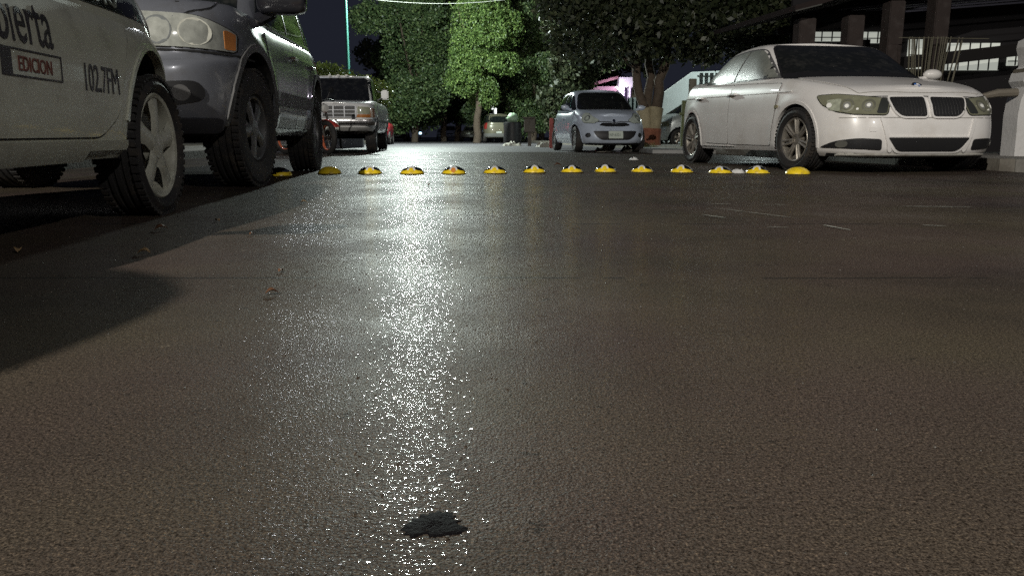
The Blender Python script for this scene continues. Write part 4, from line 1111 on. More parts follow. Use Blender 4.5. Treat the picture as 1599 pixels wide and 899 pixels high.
# ================================================================== SILVER HATCHBACK (right middle)
def build_micra():
    P_ = mat('silver_hatch_paint', (.52, .59, .70), .30, metal=.15, coat=.7, var=.05, dirt=(.25, .26, .28, .4), dscale=5)
    rear = Vector((1.17, 20.75)); front = Vector((1.40, 18.35)); f = (front - rear).normalized()
    f = Matrix.Rotation(R(2.5), 2) @ f
    head = math.atan2(f.y, f.x)
    l = Vector((-f.y, f.x)); mid = (front + rear) / 2 + l * .80
    c = Car('silver_hatchback', 'small rounded silver hatchback with bulging headlights parked before the tree', mid, head, P_, .292, 1.21, -1.21, .825, .345, .18)
    lower = hull([(-1.85, .26), (-1.4, .20), (1.2, .18), (1.85, .15)],
                 [(-1.9, 1.0), (-1.4, .98), (0, .93), (.7, .93), (.95, .965), (1.3, .90), (1.6, .81), (1.8, .70), (1.9, .66)],
                 [(0, 1.74, -1.72, .76), (.1, 1.84, -1.80, .80), (.25, 1.89, -1.85, .82), (.45, 1.895, -1.86, .828), (.65, 1.86, -1.85, .825), (.82, 1.79, -1.83, .81), (.93, 1.70, -1.80, .78), (1, 1.60, -1.76, .73)],
                 4.0, 4, .06, flares=((1.21, .292, .38, .018), (-1.21, .292, .38, .018)))
    upper = hull([(-1.9, .92), (1.5, .88)], [(-1.7, 1.34), (-1, 1.43), (-.2, 1.46), (.5, 1.43)],
                 [(0, 1.30, -1.80, .77), (.3, .98, -1.76, .745), (.6, .68, -1.66, .695), (.85, .42, -1.52, .625), (.95, .27, -1.42, .58), (1, .12, -1.3, .51)], 3.8, 4, .03)
    c.shell(lower, upper)
    c.wheels(.18, 8, mat('steel_hubcap', (.20, .20, .20), .5, metal=.4), 'wide', treads=False, steer=.0)
    c.arch_lip(wdt=.02, off=.008)
    ws = rpoly([(-.66, .985, .06), (.66, .985, .06), (.52, 1.38, .12), (-.52, 1.38, .12)])
    c.patch('windshield_seal', inflate(ws, .015), 0, M_BLACK, off=.003)
    c.patch('windshield', ws, 0, mat('hatch_glass', (.012, .013, .015), .10, var=.5, vscale=8), off=.007)
    c.side('window', rpoly([(.86, .97, .01), (.30, 1.34, .12), (-.10, 1.37, .03), (-.12, .98, .01)]), M_GLASS, off=.006)
    c.side('window', rpoly([(-.18, .98, .01), (-.16, 1.37, .03), (-.7, 1.35, .12), (-1.25, 1.15, .12), (-1.30, 1.03, .04)]), M_GLASS, off=.006)
    fd = rpoly([(1.0, .90, .03), (.86, .30, .04), (-.12, .30, .03), (-.12, .93, .02)])
    rd = rpoly([(-.135, .93, .02), (-.135, .30, .03), (-.72, .32, .05), (-.88, .60, .08), (-1.1, .75, .05), (-1.2, .95, .02)])
    for p in (fd, rd): c.side('door_gap', inflate(p, .007), M_GAP, off=.002, thick=.002, g=.08, low=True)
    doors = c.side('door', fd, P_, off=.006, thick=.003, g=.06, low=True) + c.side('door', rd, P_, off=.006, thick=.003, g=.06, low=True)
    for d, (x0, sd) in zip(doors, ((0, 1), (0, -1), (-.95, 1), (-.95, -1))):
        h_ = c.bvl.ray_cast(Vector((x0, sd * 3, .80)), Vector((0, -sd, 0)))[0]
        m_ = MB(); m_.tube([h_ + Vector((-.08, sd * .03, 0)), h_ + Vector((.08, sd * .03, 0))], .015, 8); m_.build('handle', P_, d)
    for sy in (1, -1):
        P = rpoly([(sy * -.70, .705, .03), (sy * -.52, .80, .05), (sy * -.36, .885, .05), (sy * -.27, .86, .04), (sy * -.26, .74, .04), (sy * -.36, .66, .04), (sy * -.62, .645, .04)])
        c.patch('headlamp_gap', inflate(P, .008), 35 * sy, mat('lamp_edge', (.05, .06, .06), .5), off=.004, g=.06)
        L = c.patch('headlight', P, 35 * sy, mat('bulging_headlamp', (.42, .47, .42), .14, coat=1, var=.4, vscale=14), off=.014, g=.04)[0]
        c.patch('lamp_ring', arc_strip(sy * -.42, .755, .045, .06, 0, 360, 20), 35 * sy, LENS_IN, off=.018, thick=.001, g=.2, parent=L)
        c.patch('fog_lamp', circle(sy * .60, .385, .05, 20), 0, M_BLACK, off=.008, g=.2)
        if sy < 0: c.patch('fog_glass', circle(sy * .60, .385, .034, 20), 0, LENS_IN, off=.012, g=.2)
    c.patch('upper_grille', rpoly([(-.36, .60, .03), (-.28, .655, .04), (-.12, .655, .03), (0, .635, .04), (.12, .655, .03), (.28, .655, .04), (.36, .60, .03), (.2, .575, .05), (-.2, .575, .05)]), 0, M_BLACK, off=.010, g=.06)
    c.patch('grille_chrome', rpoly([(-.38, .685), (-.14, .685), (0, .66), (.14, .685), (.38, .685), (.38, .67), (.13, .672), (0, .645), (-.13, .672), (-.38, .67)], .01), 0, MATS['pillar_satin'], off=.014, g=.06)
    c.patch('emblem', circle(0, .70, .035, 16), 0, M_CHROME, off=.012, g=.2)
    c.patch('lower_grille', rpoly([(-.50, .475, .03), (.50, .475, .03), (.44, .36, .05), (.32, .28, .06), (-.32, .28, .06), (-.44, .36, .05)]), 0, M_BLACK, off=.010, g=.06)
    pm = c.patch('licence_plate', rpoly([(-.165, .465), (.165, .465), (.165, .315), (-.165, .315)], .01), 0, mat('plate_pale_green', (.50, .56, .50), .5), off=.028, g=.1)[0]
    c.text('plate_number', 'NF-6321', .078, 0, -.150, .362, mat('plate_ink', (.12, .16, .14), .6), off=.031, sx=.95, parent=pm)
    for sy in (1, -1):
        mm = MB(); bm = bmesh.new(); bmesh.ops.create_uvsphere(bm, u_segments=16, v_segments=10, radius=1)
        for v in bm.verts:
            v.co = Vector((.74 + v.co.x * .06, sy * (.93 + v.co.y * .10), 1.03 + v.co.z * .065))
        mm.add([v.co.copy() for v in bm.verts], [[v.index for v in f.verts] for f in bm.faces]); bm.free()
        mm.tube([(.74, sy * .78, .98), (.74, sy * .88, 1.0)], .03, 8); mm.build('mirror', P_, c.root)
build_micra()

# ================================================================== SIMPLER CARS FURTHER OFF
RED_L = mat('red_tail_lens', (.30, .02, .02), .2, coat=1)
def far_car(name, label, loc, heading, col, kind='hatch', rear_red=True, L=3.9, H=1.45, W=.84, glass=None):
    P_ = mat(name + '_paint_' + '%d' % (abs(hash(col)) % 9999), col, .32, metal=.2, coat=.6, dirt=(.12, .11, .10, .4), dscale=5)
    x1 = L / 2; k = H / 1.45
    c = Car(name, label, loc, heading, P_, .30, x1 - .75, -x1 + .75, W, .35, .19)
    tail = {'hatch': -x1 + .15, 'van': -x1 + .08, 'sedan': -x1 + .75, 'pickup': -.3}[kind]
    nose = {'hatch': x1 - .85, 'van': x1 - .6, 'sedan': x1 - 1.0, 'pickup': x1 - 1.0}[kind]
    lower = hull([(-x1, .30), (0, .24), (x1, .24)], [(-x1, .95 * k), (0, .92 * k), (nose - .1, .93 * k), (x1 - .2, .78 * k), (x1, .70 * k)],
                 [(0, x1 - .1, -x1 + .1, W * .93), (.12, x1 - .03, -x1 + .03, W * .97), (.4, x1, -x1, W), (.75, x1 - .02, -x1 + .02, W), (.92, x1 - .08, -x1 + .06, W * .965), (1, x1 - .15, -x1 + .12, W * .9)], 4.2, 5, .04, H=44, sub=3)
    upper = hull([(-x1, .88 * k), (x1, .86 * k)], [(-x1, H * .96), (0, H), (x1, H * .97)],
                 [(0, nose + .2, tail - .02, W * .94), (.4, nose - .2, tail + .06, W * .88), (.85, nose - .65, tail + .22, W * .78), (1, nose - .9, tail + .4, W * .64)], 4.5, 5, .02, H=44, sub=3)
    c.shell(lower, upper); c.wheels(.19, 5, ALLOY, 'wide', treads=False)
    gl = glass or M_GLASS
    c.patch('windshield', rpoly([(-W * .78, .96 * k), (W * .78, .96 * k), (W * .64, H - .10), (-W * .64, H - .10)], .06), 0, gl, off=.006, g=.1)
    c.patch('rear_window', rpoly([(-W * .78, .99 * k), (W * .78, .99 * k), (W * .68, H - .12), (-W * .68, H - .12)], .06), 180, gl, off=.006, g=.1)
    c.side('window', rpoly([(nose - .12, .95 * k, .02), (nose - .68, H - .11, .08), (tail + .35, H - .13, .12), (tail + .15, .97 * k, .04)]), gl, off=.006, g=.1)
    for sy in (1, -1):
        c.patch('headlight', rpoly([(sy * W * .50, .70 * k), (sy * W * .86, .74 * k), (sy * W * .88, .60 * k), (sy * W * .52, .58 * k)], .03), 0, LENS, off=.008)
        c.patch('tail_light', rpoly([(sy * W * .74, .98 * k), (sy * W * .95, .96 * k), (sy * W * .93, .68 * k), (sy * W * .80, .68 * k)], .03), 180, RED_L, off=.010)
    c.patch('grille', rpoly([(-W * .42, .66 * k), (W * .42, .66 * k), (W * .38, .56 * k), (-W * .38, .56 * k)], .02), 0, M_BLACK, off=.008)
    c.patch('rear_bumper', rpoly([(-W * .93, .55), (W * .93, .55), (W * .9, .36), (-W * .9, .36)], .04), 180, mat('bumper_grey', (.16, .16, .15), .5), off=.03)
    c.patch('licence_plate', rpoly([(-.16, .66), (.16, .66), (.16, .56), (-.16, .56)], .01), 180, mat('plate_white', (.55, .58, .53), .5), off=.012)
    c.side('side_sill', rpoly([(x1 - 1.2, .33), (x1 - 1.2, .25), (-x1 + 1.2, .25), (-x1 + 1.2, .33)], .01), M_BLACK, off=.012, low=True)
    return c
# pale people carrier seen from behind, far down on the right
far_car('tan_minivan', 'beige people carrier with dark rear window seen from behind down the street', (-.95, 48.5), HEAD + math.pi, (.17, .16, .11), 'van', L=4.3, H=1.72, W=.90)
far_car('flatbed_pickup', 'low olive grey car parked ahead of the beige people carrier', (-3.0, 66), HEAD + math.pi * .9, (.22, .23, .17), 'sedan', L=4.6, H=1.25, W=.9)
far_car('pale_van', 'pale grey van parked furthest off on the right of the street', (-7.9, 100), HEAD, (.40, .40, .44), 'van', L=4.3, H=1.75, W=.9)
far_car('white_compact', 'white compact car just left of the pale grey van far away', (-9.9, 112), HEAD, (.5, .5, .5), 'hatch', L=3.8, H=1.5, W=.82)
far_car('red_car', 'red hatchback parked behind the silver white pickup', (-6.55, 37.5), HEAD, (.30, .012, .025), 'hatch', L=3.9, H=1.5, W=.85)
far_car('black_car', 'black car in the dark behind the red hatchback', (-9.1, 62), HEAD, (.012, .012, .014), 'sedan', L=4.4, H=1.4, W=.86)
far_car('shadow_van', 'unseen dark van added behind the camera to cast a road shadow', (-2.80, -2.16), HEAD - R(25), (.10, .11, .12), 'van', L=4.5, H=2.1, W=.88)  # added out of view and skewed to shape the pointed shadow
far_car('driveway_wagon', 'pale silver wagon standing sideways behind the tree trunk', (6.72, 26.0), R(184), (.42, .46, .46), 'van', L=4.4, H=1.62, W=.88)

# ================================================================== MOTORCYCLE
def build_moto():
    t = thing('motorcycle', 'parked motorcycle with an orange rimmed front wheel before the pickup', 'motorcycle', (-4.08, 15.6, 0), HEAD + R(48))
    def wheel(x, ang=0):
        e = bpy.data.objects.new('wheel', None); link(e, t); e.location = (x, 0, .33); e.rotation_euler = (0, 0, ang)
        b = MB(); b.lathe([(.275 + .052 * math.cos(a_), .052 * math.sin(a_)) for a_ in [2 * math.pi * k / 10 for k in range(10)]], 44, 'Y', closed=True); b.build('tyre', M_TYRE, e)
        b = MB(); b.lathe([(.235 + .020 * math.cos(a_), .030 * math.sin(a_)) for a_ in [2 * math.pi * k / 8 for k in range(8)]], 44, 'Y', closed=True)
        b.build('rim', mat('orange_rim', (.50, .13, .06), .35, coat=.5), e)
        b = MB()
        for k in range(16):
            a_ = 2 * math.pi * k / 16
            b.tube([(.03 * math.cos(a_ + .5), .02 * (-1) ** k, .03 * math.sin(a_ + .5)), (.225 * math.cos(a_), 0, .225 * math.sin(a_))], .0035, 5)
        b.lathe([(.0, -.05), (.045, -.05), (.045, .05), (.0, .05)], 16, 'Y'); b.build('spokes', M_STEEL, e)
    wheel(.66, R(-14)); wheel(-.64)
    b = MB()
    for sy in (.09, -.09): b.tube([(.68, sy, .33), (.50, sy, .86), (.47, sy, .98)], [.022, .025, .02], 8)
    b.box((.49, 0, .90), (.05, .24, .03), bev=.008); b.build('fork', M_STEEL, t)
    b = MB(); b.tube([(.36, -.38, 1.06), (.44, -.22, 1.07), (.48, 0, 1.0), (.44, .22, 1.07), (.36, .38, 1.06)], .014, 8)
    b.tube([(.36, -.38, 1.06), (.31, -.48, 1.055)], .02, 8); b.tube([(.36, .38, 1.06), (.31, .48, 1.055)], .02, 8); b.build('handlebar', M_BLACK, t)
    b = MB(); b.lathe([(.0, .10), (.06, .095), (.085, .05), (.07, -.02), (.0, -.05)], 20, 'X', (.56, 0, .88)); b.build('headlight', mat('moto_lamp', (.5, .5, .48), .2, coat=1), t)
    b = MB(); pts = [(.30, .10, .92), (.18, .15, .95), (0, .14, .90), (-.12, .09, .80)]
    b.tube([(.38, 0, .86), (.28, 0, .87), (.10, 0, .85), (-.08, 0, .79)], [.04, .12, .14, .08], 14); b.build('fuel_tank', mat('pale_tank', (.50, .42, .42), .25, coat=1), t)
    b = MB(); b.tube([(.0, 0, .80), (-.2, 0, .78), (-.5, 0, .82), (-.68, 0, .88)], [.07, .11, .11, .05], 12); b.build('seat', M_BLACK, t)
    b = MB(); b.box((.08, 0, .50), (.30, .24, .30), bev=.05); b.tube([(.15, .10, .55), (.30, .14, .35), (-.1, .16, .26), (-.7, .17, .32)], [.02, .022, .028, .04], 8); b.build('engine', mat('engine_grey', (.12, .12, .12), .4, metal=.8), t)
    b = MB(); b.tube([(.44, 0, .93), (.38, 0, .62), (.20, 0, .30), (-.20, 0, .30), (-.30, 0, .62), (.40, 0, .86)], .018, 8); b.tube([(-.30, 0, .5), (-.64, .09, .33)], .02, 8); b.tube([(-.30, 0, .5), (-.64, -.09, .33)], .02, 8); b.build('frame', M_BLACK, t)
    b = MB(); V = []; F = []
    for k in range(12):
        a_ = R(35 + k * 9)
        for y in (-.07, -.03, .03, .07): V.append((.66 + .36 * math.cos(a_), y, .33 + (.36 - abs(y) * .3) * math.sin(a_)))
    F = [(k * 4 + j, k * 4 + j + 1, k * 4 + j + 5, k * 4 + j + 4) for k in range(11) for j in range(3)]
    b.add(V, F); o = b.build('mudguard', mat('red_moto_plastic', (.35, .04, .03), .3, coat=.6), t); md = o.modifiers.new('s', 'SOLIDIFY'); md.thickness = .006
    b = MB()
    for sy in (1, -1): b.tube([(.44, sy * .2, 1.07), (.46, sy * .27, 1.22)], .008, 6); b.lathe([(0, -.01), (.055, -.01), (.06, .01), (0, .02)], 16, 'X', (.46, sy * .30, 1.24))
    b.build('mirrors', M_BLACK, t)
    b = MB(); b.tube([(0, .08, .30), (.05, .26, .01)], .012, 6); b.build('kickstand', M_STEEL, t)
build_moto()

# ================================================================== STREET LAMPS
def street_lamp(name_label, loc, pole_col, arm_to, zt, power, col, head_rz=0, rad=.18, nm='street_lamp'):
    t = thing('street_lamp', name_label, 'street lamp', (*loc, 0))
    pm = mat('pole_paint_' + pole_col[0], pole_col[1], .45, var=.15, metal=.2)
    b = MB(); b.tube([(0, 0, 0), (0, 0, zt * .5), (0, 0, zt)], [.085, .07, .05], 14); b.lathe([(.17, 0), (.17, .02), (.09, .03), (.09, .25)], 16); b.build('pole', pm, t)
    dx, dy = arm_to[0] - loc[0], arm_to[1] - loc[1]
    b = MB(); b.tube([(0, 0, zt - .1), (dx * .3, dy * .3, zt + .25), (dx * .85, dy * .85, zt + .32)], [.035, .03, .028], 10); b.build('arm', pm, t)
    b = MB(); ang = math.atan2(dy, dx); b.box((dx, dy, zt + .30), (.62, .26, .11), rz=ang, bev=.04); hd = b.build('lamp_head', pm, t)
    b = MB(); b.box((dx, dy, zt + .235), (.42, .20, .03), rz=ang, bev=.012); b.build('lamp_lens', mat('lamp_glow', (.9, .95, 1), .3, emit=30, ecol=(.93, 1, .97)), hd)
    L = bpy.data.lights.new('lamp_light', 'POINT'); L.energy = power; L.color = col; L.shadow_soft_size = rad
    lo = bpy.data.objects.new('lamp_light', L); link(lo, t); lo.location = (dx, dy, zt + .02)
    return t
street_lamp('green painted street lamp pole rising behind the white pickup', (-7.35, 36), ('green', (.02, .10, .08)), (-4.6, 35.6), 7.5, LAMP_FAR, (.88, 1, .93))
street_lamp('dark street lamp pole just right of the grey wagon', (-6.45, 23.5), ('dark', (.02, .03, .05)), (-6.1, 22.6), 6.9, LAMP_SIDE, (.9, .95, 1))
street_lamp('street lamp on the left pavement behind the camera', (-6.0, -7.8), ('grey', (.15, .15, .15)), (-4.4, -7.5), 7.5, LAMP_BACK, (1, .95, .86), rad=.07)
street_lamp('unseen fill lamp added on the right behind the camera', (9.6, -8.5), ('grey', (.15, .15, .15)), (8.0, -8.4), 7.2, FILL_RIGHT, (1, .96, .90), rad=.14)  # added fill light for the flanks of the left cars

# ================================================================== TREES
def crown(blobs, n, size, seed, droop=0.0, fill=.5):
    rr = np.random.RandomState(seed)
    B = np.array(blobs, float)                # x y z rx ry rz
    wgt = (B[:, 3] * B[:, 4] + B[:, 4] * B[:, 5] + B[:, 3] * B[:, 5]); wgt /= wgt.sum()
    bi = rr.choice(len(B), n, p=wgt)
    d = rr.normal(size=(n, 3)); d /= np.linalg.norm(d, axis=1)[:, None]
    rad = rr.uniform(0, 1, n) ** (1 / 3 * fill)
    # secondary clumps
    cl = rr.normal(size=(len(B), 26, 3)); cl /= np.linalg.norm(cl, axis=2)[:, :, None]
    ci = rr.randint(0, 26, n)
    dc = cl[bi, ci] * .80 + d * rr.uniform(.05, .42, n)[:, None]
    use = rr.uniform(size=n) < .72
    P = np.where(use[:, None], dc, d * rad[:, None])
    C = B[bi, :3] + P * B[bi, 3:6]
    s = size * rr.uniform(.6, 1.3, n)
    a = rr.normal(size=(n, 3)); a[:, 2] -= droop; a /= np.linalg.norm(a, axis=1)[:, None]
    b = np.cross(a, rr.normal(size=(n, 3))); b /= np.linalg.norm(b, axis=1)[:, None]
    V = np.empty((n, 4, 3))
    V[:, 0] = C - a * s[:, None] * .5; V[:, 1] = C + b * s[:, None] * .28; V[:, 2] = C + a * s[:, None] * .5; V[:, 3] = C - b * s[:, None] * .28
    return V.reshape(-1, 3)
def leaf_obj(name, V, m, parent):
    me = bpy.data.meshes.new(name); n = len(V) // 4
    me.vertices.add(len(V)); me.vertices.foreach_set('co', V.astype(np.float32).ravel())
    me.loops.add(4 * n); me.loops.foreach_set('vertex_index', np.arange(4 * n, dtype=np.int32))
    me.polygons.add(n); me.polygons.foreach_set('loop_start', np.arange(0, 4 * n, 4, dtype=np.int32))
    me.update(calc_edges=True); me.validate()
    me.materials.append(m)
    return link(bpy.data.objects.new(name, me), parent)
BARK = mat('bark', (.10, .075, .055), .9, bump=.03, bscale=14, var=.4, vscale=9)
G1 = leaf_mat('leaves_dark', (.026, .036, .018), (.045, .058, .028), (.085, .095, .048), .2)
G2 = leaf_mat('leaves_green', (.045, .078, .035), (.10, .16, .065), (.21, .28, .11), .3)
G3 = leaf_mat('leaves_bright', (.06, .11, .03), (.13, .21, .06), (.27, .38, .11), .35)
G4 = leaf_mat('leaves_hedge', (.04, .06, .012), (.08, .11, .02), (.16, .19, .04), .3)

def tree(name, label, x, y, trunk, blobs, n, size, seed, m, droop=0, group=None):
    t = thing(name, label, 'tree', (x, y, 0), 0, group)
    b = MB()
    for pts, rad in trunk: b.tube(pts, rad, 12)
    b.build('trunk', BARK, t)
    leaf_obj('crown', crown(blobs, n, size, seed, droop), m, t)
    return t
# the dark tree by the silver hatchback, three stems from a painted foot
rr = random.Random(5)
def wig(p0, p1, r0, r1, n=7, j=.06):
    pts = []; rad = []
    for i in range(n + 1):
        t_ = i / n; p = Vector(p0).lerp(Vector(p1), t_)
        if 0 < i < n: p += Vector((rr.uniform(-j, j), rr.uniform(-j, j), 0))
        pts.append(p); rad.append(r0 + (r1 - r0) * t_)
    return pts, rad
TX, TY = 3.88, 22.2
trunk = [([(0, 0, .08), (0, 0, .22), (.02, 0, .55), (.03, 0, .75)], [.30, .23, .21, .20]),
         wig((.05, 0, .55), (.42, .1, 2.9), .17, .11), wig((-.05, 0, .5), (-.62, .1, 3.0), .14, .10), wig((.0, .1, .5), (.0, .5, 3.1), .15, .10),
         wig((.42, .1, 2.9), (1.8, .3, 5.2), .10, .04), wig((-.62, .1, 3.0), (-1.9, -.2, 5.2), .09, .04), wig((0, .5, 3.1), (.2, .6, 6.5), .10, .04),
         wig((.25, .1, 2.2), (1.7, -.6, 3.6), .06, .03), wig((-.4, .1, 2.2), (-1.9, -.6, 3.3), .06, .03)]
bl = [(-1.9, -.3, 3.5, 1.3, 1.6, 1.15), (-.9, -.9, 3.15, 1.3, 1.4, .85), (.4, -.9, 3.1, 1.2, 1.4, .85), (1.5, -.5, 3.2, 1.2, 1.5, .95), (2.5, -.2, 3.4, 1.1, 1.5, 1.0),
      (-1.5, .2, 4.8, 1.6, 1.7, 1.2), (0, 0, 4.8, 1.8, 1.8, 1.4), (1.7, .1, 4.7, 1.6, 1.7, 1.3), (.2, .2, 6.2, 2.2, 2.0, 1.4), (-2.2, 0, 6.0, 1.4, 1.5, 1.2), (2.9, .1, 4.9, 1.2, 1.4, 1.2), (3.6, .2, 4.3, 1.1, 1.3, 1.1), (3.3, -.2, 3.0, .9, 1.2, .7), (4.3, .1, 3.4, 1.1, 1.3, .9), (4.9, 0, 4.6, 1.3, 1.4, 1.1), (2.4, 0, 6.2, 1.5, 1.5, 1.2)]
t = tree('broadleaf_tree', 'dark leaning tree with several stems and a painted pale foot beside the silver hatchback', TX, TY, trunk, bl, 62000, .165, 11, G1)
b = MB(); b.tube([(0, 0, .06), (0, 0, .22), (.02, 0, .58)], [.34, .30, .30], 14)
b.build('painted_foot', mat('brick_red_wash', (.26, .10, .06), .9, var=.4, vscale=8), t)
b = MB()
for pts in ([(.05, 0, .50), (.10, .01, .85), (.15, .03, 1.15)], [(-.05, 0, .50), (-.13, .02, .85), (-.20, .03, 1.12)], [(0, .1, .5), (0, .2, 1.1)]): b.tube(pts, [.235, .222, .212][:len(pts)], 12)
b.build('pale_wash', mat('pale_limewash', (.36, .31, .20), .9, var=.4, vscale=7), t)

GT = 'street trees along the far part of the street'
far_trees = [
    # label, x, y, crown centre z, rx, ry, rz, n, size, material, droop
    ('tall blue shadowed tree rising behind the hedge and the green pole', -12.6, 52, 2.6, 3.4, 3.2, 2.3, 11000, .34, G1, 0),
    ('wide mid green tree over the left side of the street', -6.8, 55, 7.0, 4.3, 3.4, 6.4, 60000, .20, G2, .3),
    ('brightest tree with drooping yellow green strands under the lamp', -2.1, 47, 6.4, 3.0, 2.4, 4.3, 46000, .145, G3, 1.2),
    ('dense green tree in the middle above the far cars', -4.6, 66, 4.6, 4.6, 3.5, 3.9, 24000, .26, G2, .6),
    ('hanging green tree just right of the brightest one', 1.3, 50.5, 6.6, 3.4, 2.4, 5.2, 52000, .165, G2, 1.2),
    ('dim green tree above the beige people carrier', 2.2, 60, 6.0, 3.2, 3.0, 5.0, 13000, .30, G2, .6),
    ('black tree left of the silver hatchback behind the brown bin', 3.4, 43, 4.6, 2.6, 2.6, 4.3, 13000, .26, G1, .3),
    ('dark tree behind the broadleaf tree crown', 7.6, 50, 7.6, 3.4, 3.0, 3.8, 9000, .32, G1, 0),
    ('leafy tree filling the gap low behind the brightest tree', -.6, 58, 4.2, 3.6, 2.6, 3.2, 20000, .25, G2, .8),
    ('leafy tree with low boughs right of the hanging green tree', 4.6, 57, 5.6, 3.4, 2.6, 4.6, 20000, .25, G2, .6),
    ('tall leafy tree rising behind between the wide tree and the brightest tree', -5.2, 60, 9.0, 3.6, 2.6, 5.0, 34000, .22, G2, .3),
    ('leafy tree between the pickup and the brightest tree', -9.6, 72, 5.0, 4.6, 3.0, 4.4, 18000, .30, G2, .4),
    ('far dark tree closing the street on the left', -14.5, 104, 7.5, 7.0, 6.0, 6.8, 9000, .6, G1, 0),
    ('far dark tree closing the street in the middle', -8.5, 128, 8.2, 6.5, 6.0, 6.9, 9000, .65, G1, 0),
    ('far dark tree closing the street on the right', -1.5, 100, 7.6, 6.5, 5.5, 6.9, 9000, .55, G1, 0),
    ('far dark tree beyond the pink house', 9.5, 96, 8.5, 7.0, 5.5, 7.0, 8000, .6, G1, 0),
]
for i, (lb, x, y, cz, rx, ry, rz_, n, sz, m, dr) in enumerate(far_trees):
    rr = random.Random(40 + i)
    bl = []
    for k in range(22 if m is not G1 else 15):
        a_ = rr.uniform(0, 6.28); q = rr.uniform(.25, .78); h_ = rr.uniform(-.98 if m is not G1 else -.72, .8)
        if cz + h_ * rz_ < 2.3 and y > 54: h_ = (2.3 - cz) / rz_
        sh = math.sqrt(max(.1, 1 - h_ * h_))
        bl.append((math.cos(a_) * rx * q * sh, math.sin(a_) * ry * q * sh, cz + h_ * rz_, rx * rr.uniform(.20, .44), ry * rr.uniform(.2, .44), rz_ * rr.uniform(.13, .30)))
    bl.append((0, 0, cz, rx * .5, ry * .5, rz_ * .6))
    tr = [wig((0, 0, -.03), (.2, 0, cz * .55), .24, .16), wig((.2, 0, cz * .5), (.9, .3, cz + rz_ * .4), .13, .04), wig((.2, 0, cz * .45), (-1.0, -.2, cz + rz_ * .3), .12, .04)]
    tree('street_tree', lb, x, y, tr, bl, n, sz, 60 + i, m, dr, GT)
# clipped hedge tree behind the pickup
rr = random.Random(2)
bl = [(-1.2 + .32 * k, rr.uniform(-.3, .3), 1.85 + .12 * math.sin(k * .9) - .02 * k * k * .3, .5, .7, .5) for k in range(7)] + [(-1.2 + .45 * k, 0, 1.2, .4, .6, .6) for k in range(5)]
t = thing('hedge_shrub', 'rounded yellow green clipped shrub rising behind the pickup cab', 'shrub', (-4.75, 23.3, 0))
b = MB(); [b.tube(*wig((q, 0, -.03), (q + .1, 0, 1.3), .035, .02)) for q in (-1.1, -.3)]; b.build('stem', mat('dark_stem', (.02, .015, .01), .9), t)
leaf_obj('foliage', crown(bl, 16000, .085, 8, 0), G4, t)
# weeds at the foot of the tree
t = thing('weed_clump', 'tuft of dry grass at the foot of the painted tree', 'weeds', (3.45, 21.2, 0))
V = []; F = []; rr = random.Random(6)
for k in range(420):
    x, y = rr.uniform(-.35, .45), rr.uniform(-.25, .25); h_ = rr.uniform(.06, .24); a_ = rr.uniform(0, 6.28); dx, dy = math.cos(a_) * .008, math.sin(a_) * .008
    lx, ly = rr.uniform(-.09, .09), rr.uniform(-.09, .09); i = len(V)
    V += [(x - dx, y - dy, 0), (x + dx, y + dy, 0), (x + lx, y + ly, h_)]; F.append((i, i + 1, i + 2))
mesh_obj('blades', V, F, mat('dry_grass', (.15, .15, .05), .8, var=.4), t, False)

# ================================================================== BUILDINGS AND STREET FURNITURE, RIGHT
# white gate pillar at the right edge
def pillar():
    t = thing('gate_pillar', 'white plastered wall end with exposed brick patches at the right edge', 'wall', (6.2, 9.5, 0))
    V = []; F = []
    prof = [(-.12, .09), (-.125, .35), (-.135, .60), (-.12, .78), (-.07, .93), (-.12, 1.0), (-.10, 1.10), (-.02, 1.18), (-.045, 1.30), (-.075, 1.40), (-.06, 1.48), (.10, 1.56), (.3, 1.66), (1.1, 1.70)]
    pts = [(x, z) for x, z in prof] + [(1.1, .09)]
    n = len(pts)
    V = [(x, 0, z) for x, z in pts] + [(x, .28, z) for x, z in pts]
    F = [tuple(range(n))] + [tuple(range(n, 2 * n))[::-1]] + [(i, (i + 1) % n, n + (i + 1) % n, n + i)[::-1] for i in range(n)]
    mesh_obj('plaster', V, F, mat('white_plaster', (.62, .61, .60), .8, bump=.006, bscale=20, var=.06, vscale=3, dirt=(.40, .38, .33, .5), dscale=2.5), t, False)
    b = MB(); rr = random.Random(8)
    for (x0, x1, z0, z1) in ((-.10, .04, 1.03, 1.15),):
        z = z0
        while z < z1:
            x = x0 + rr.uniform(-.02, .02)
            while x < x1:
                b.box((x + .05, .12 + rr.uniform(-.02, .02), z + .03), (.10 * rr.uniform(.6, 1), .27, .056), rz=rr.uniform(-.15, .15), bev=.012); x += .09
            z += .06
    b.build('bare_brick', mat('weathered_brick', (.15, .13, .10), .9, bump=.01, bscale=30, var=.4, vscale=14), t)
    b = MB(); b.tube([(-.55, .1, .82), (-.35, .1, .86), (-.12, .1, .87)], [.03, .05, .05], 8); b.build('broken_rail', mat('old_pipe', (.16, .14, .11), .7), t)
    b = MB(); b.box((.4, .12, .045), (1.5, .42, .09), bev=.01); b.build('footing', mat('red_brown_footing', (.13, .08, .06), .9, var=.3), t)
pillar()
b = MB(); b.box((5.93, 8.75, .055), (.8, .22, .12), bev=.02)
tag(b.build('wheel_stop', mat('stop_concrete', (.20, .19, .17), .85, bump=.01, bscale=20, var=.3)), 'low rough concrete block on the ground at the right edge', 'wheel stop')

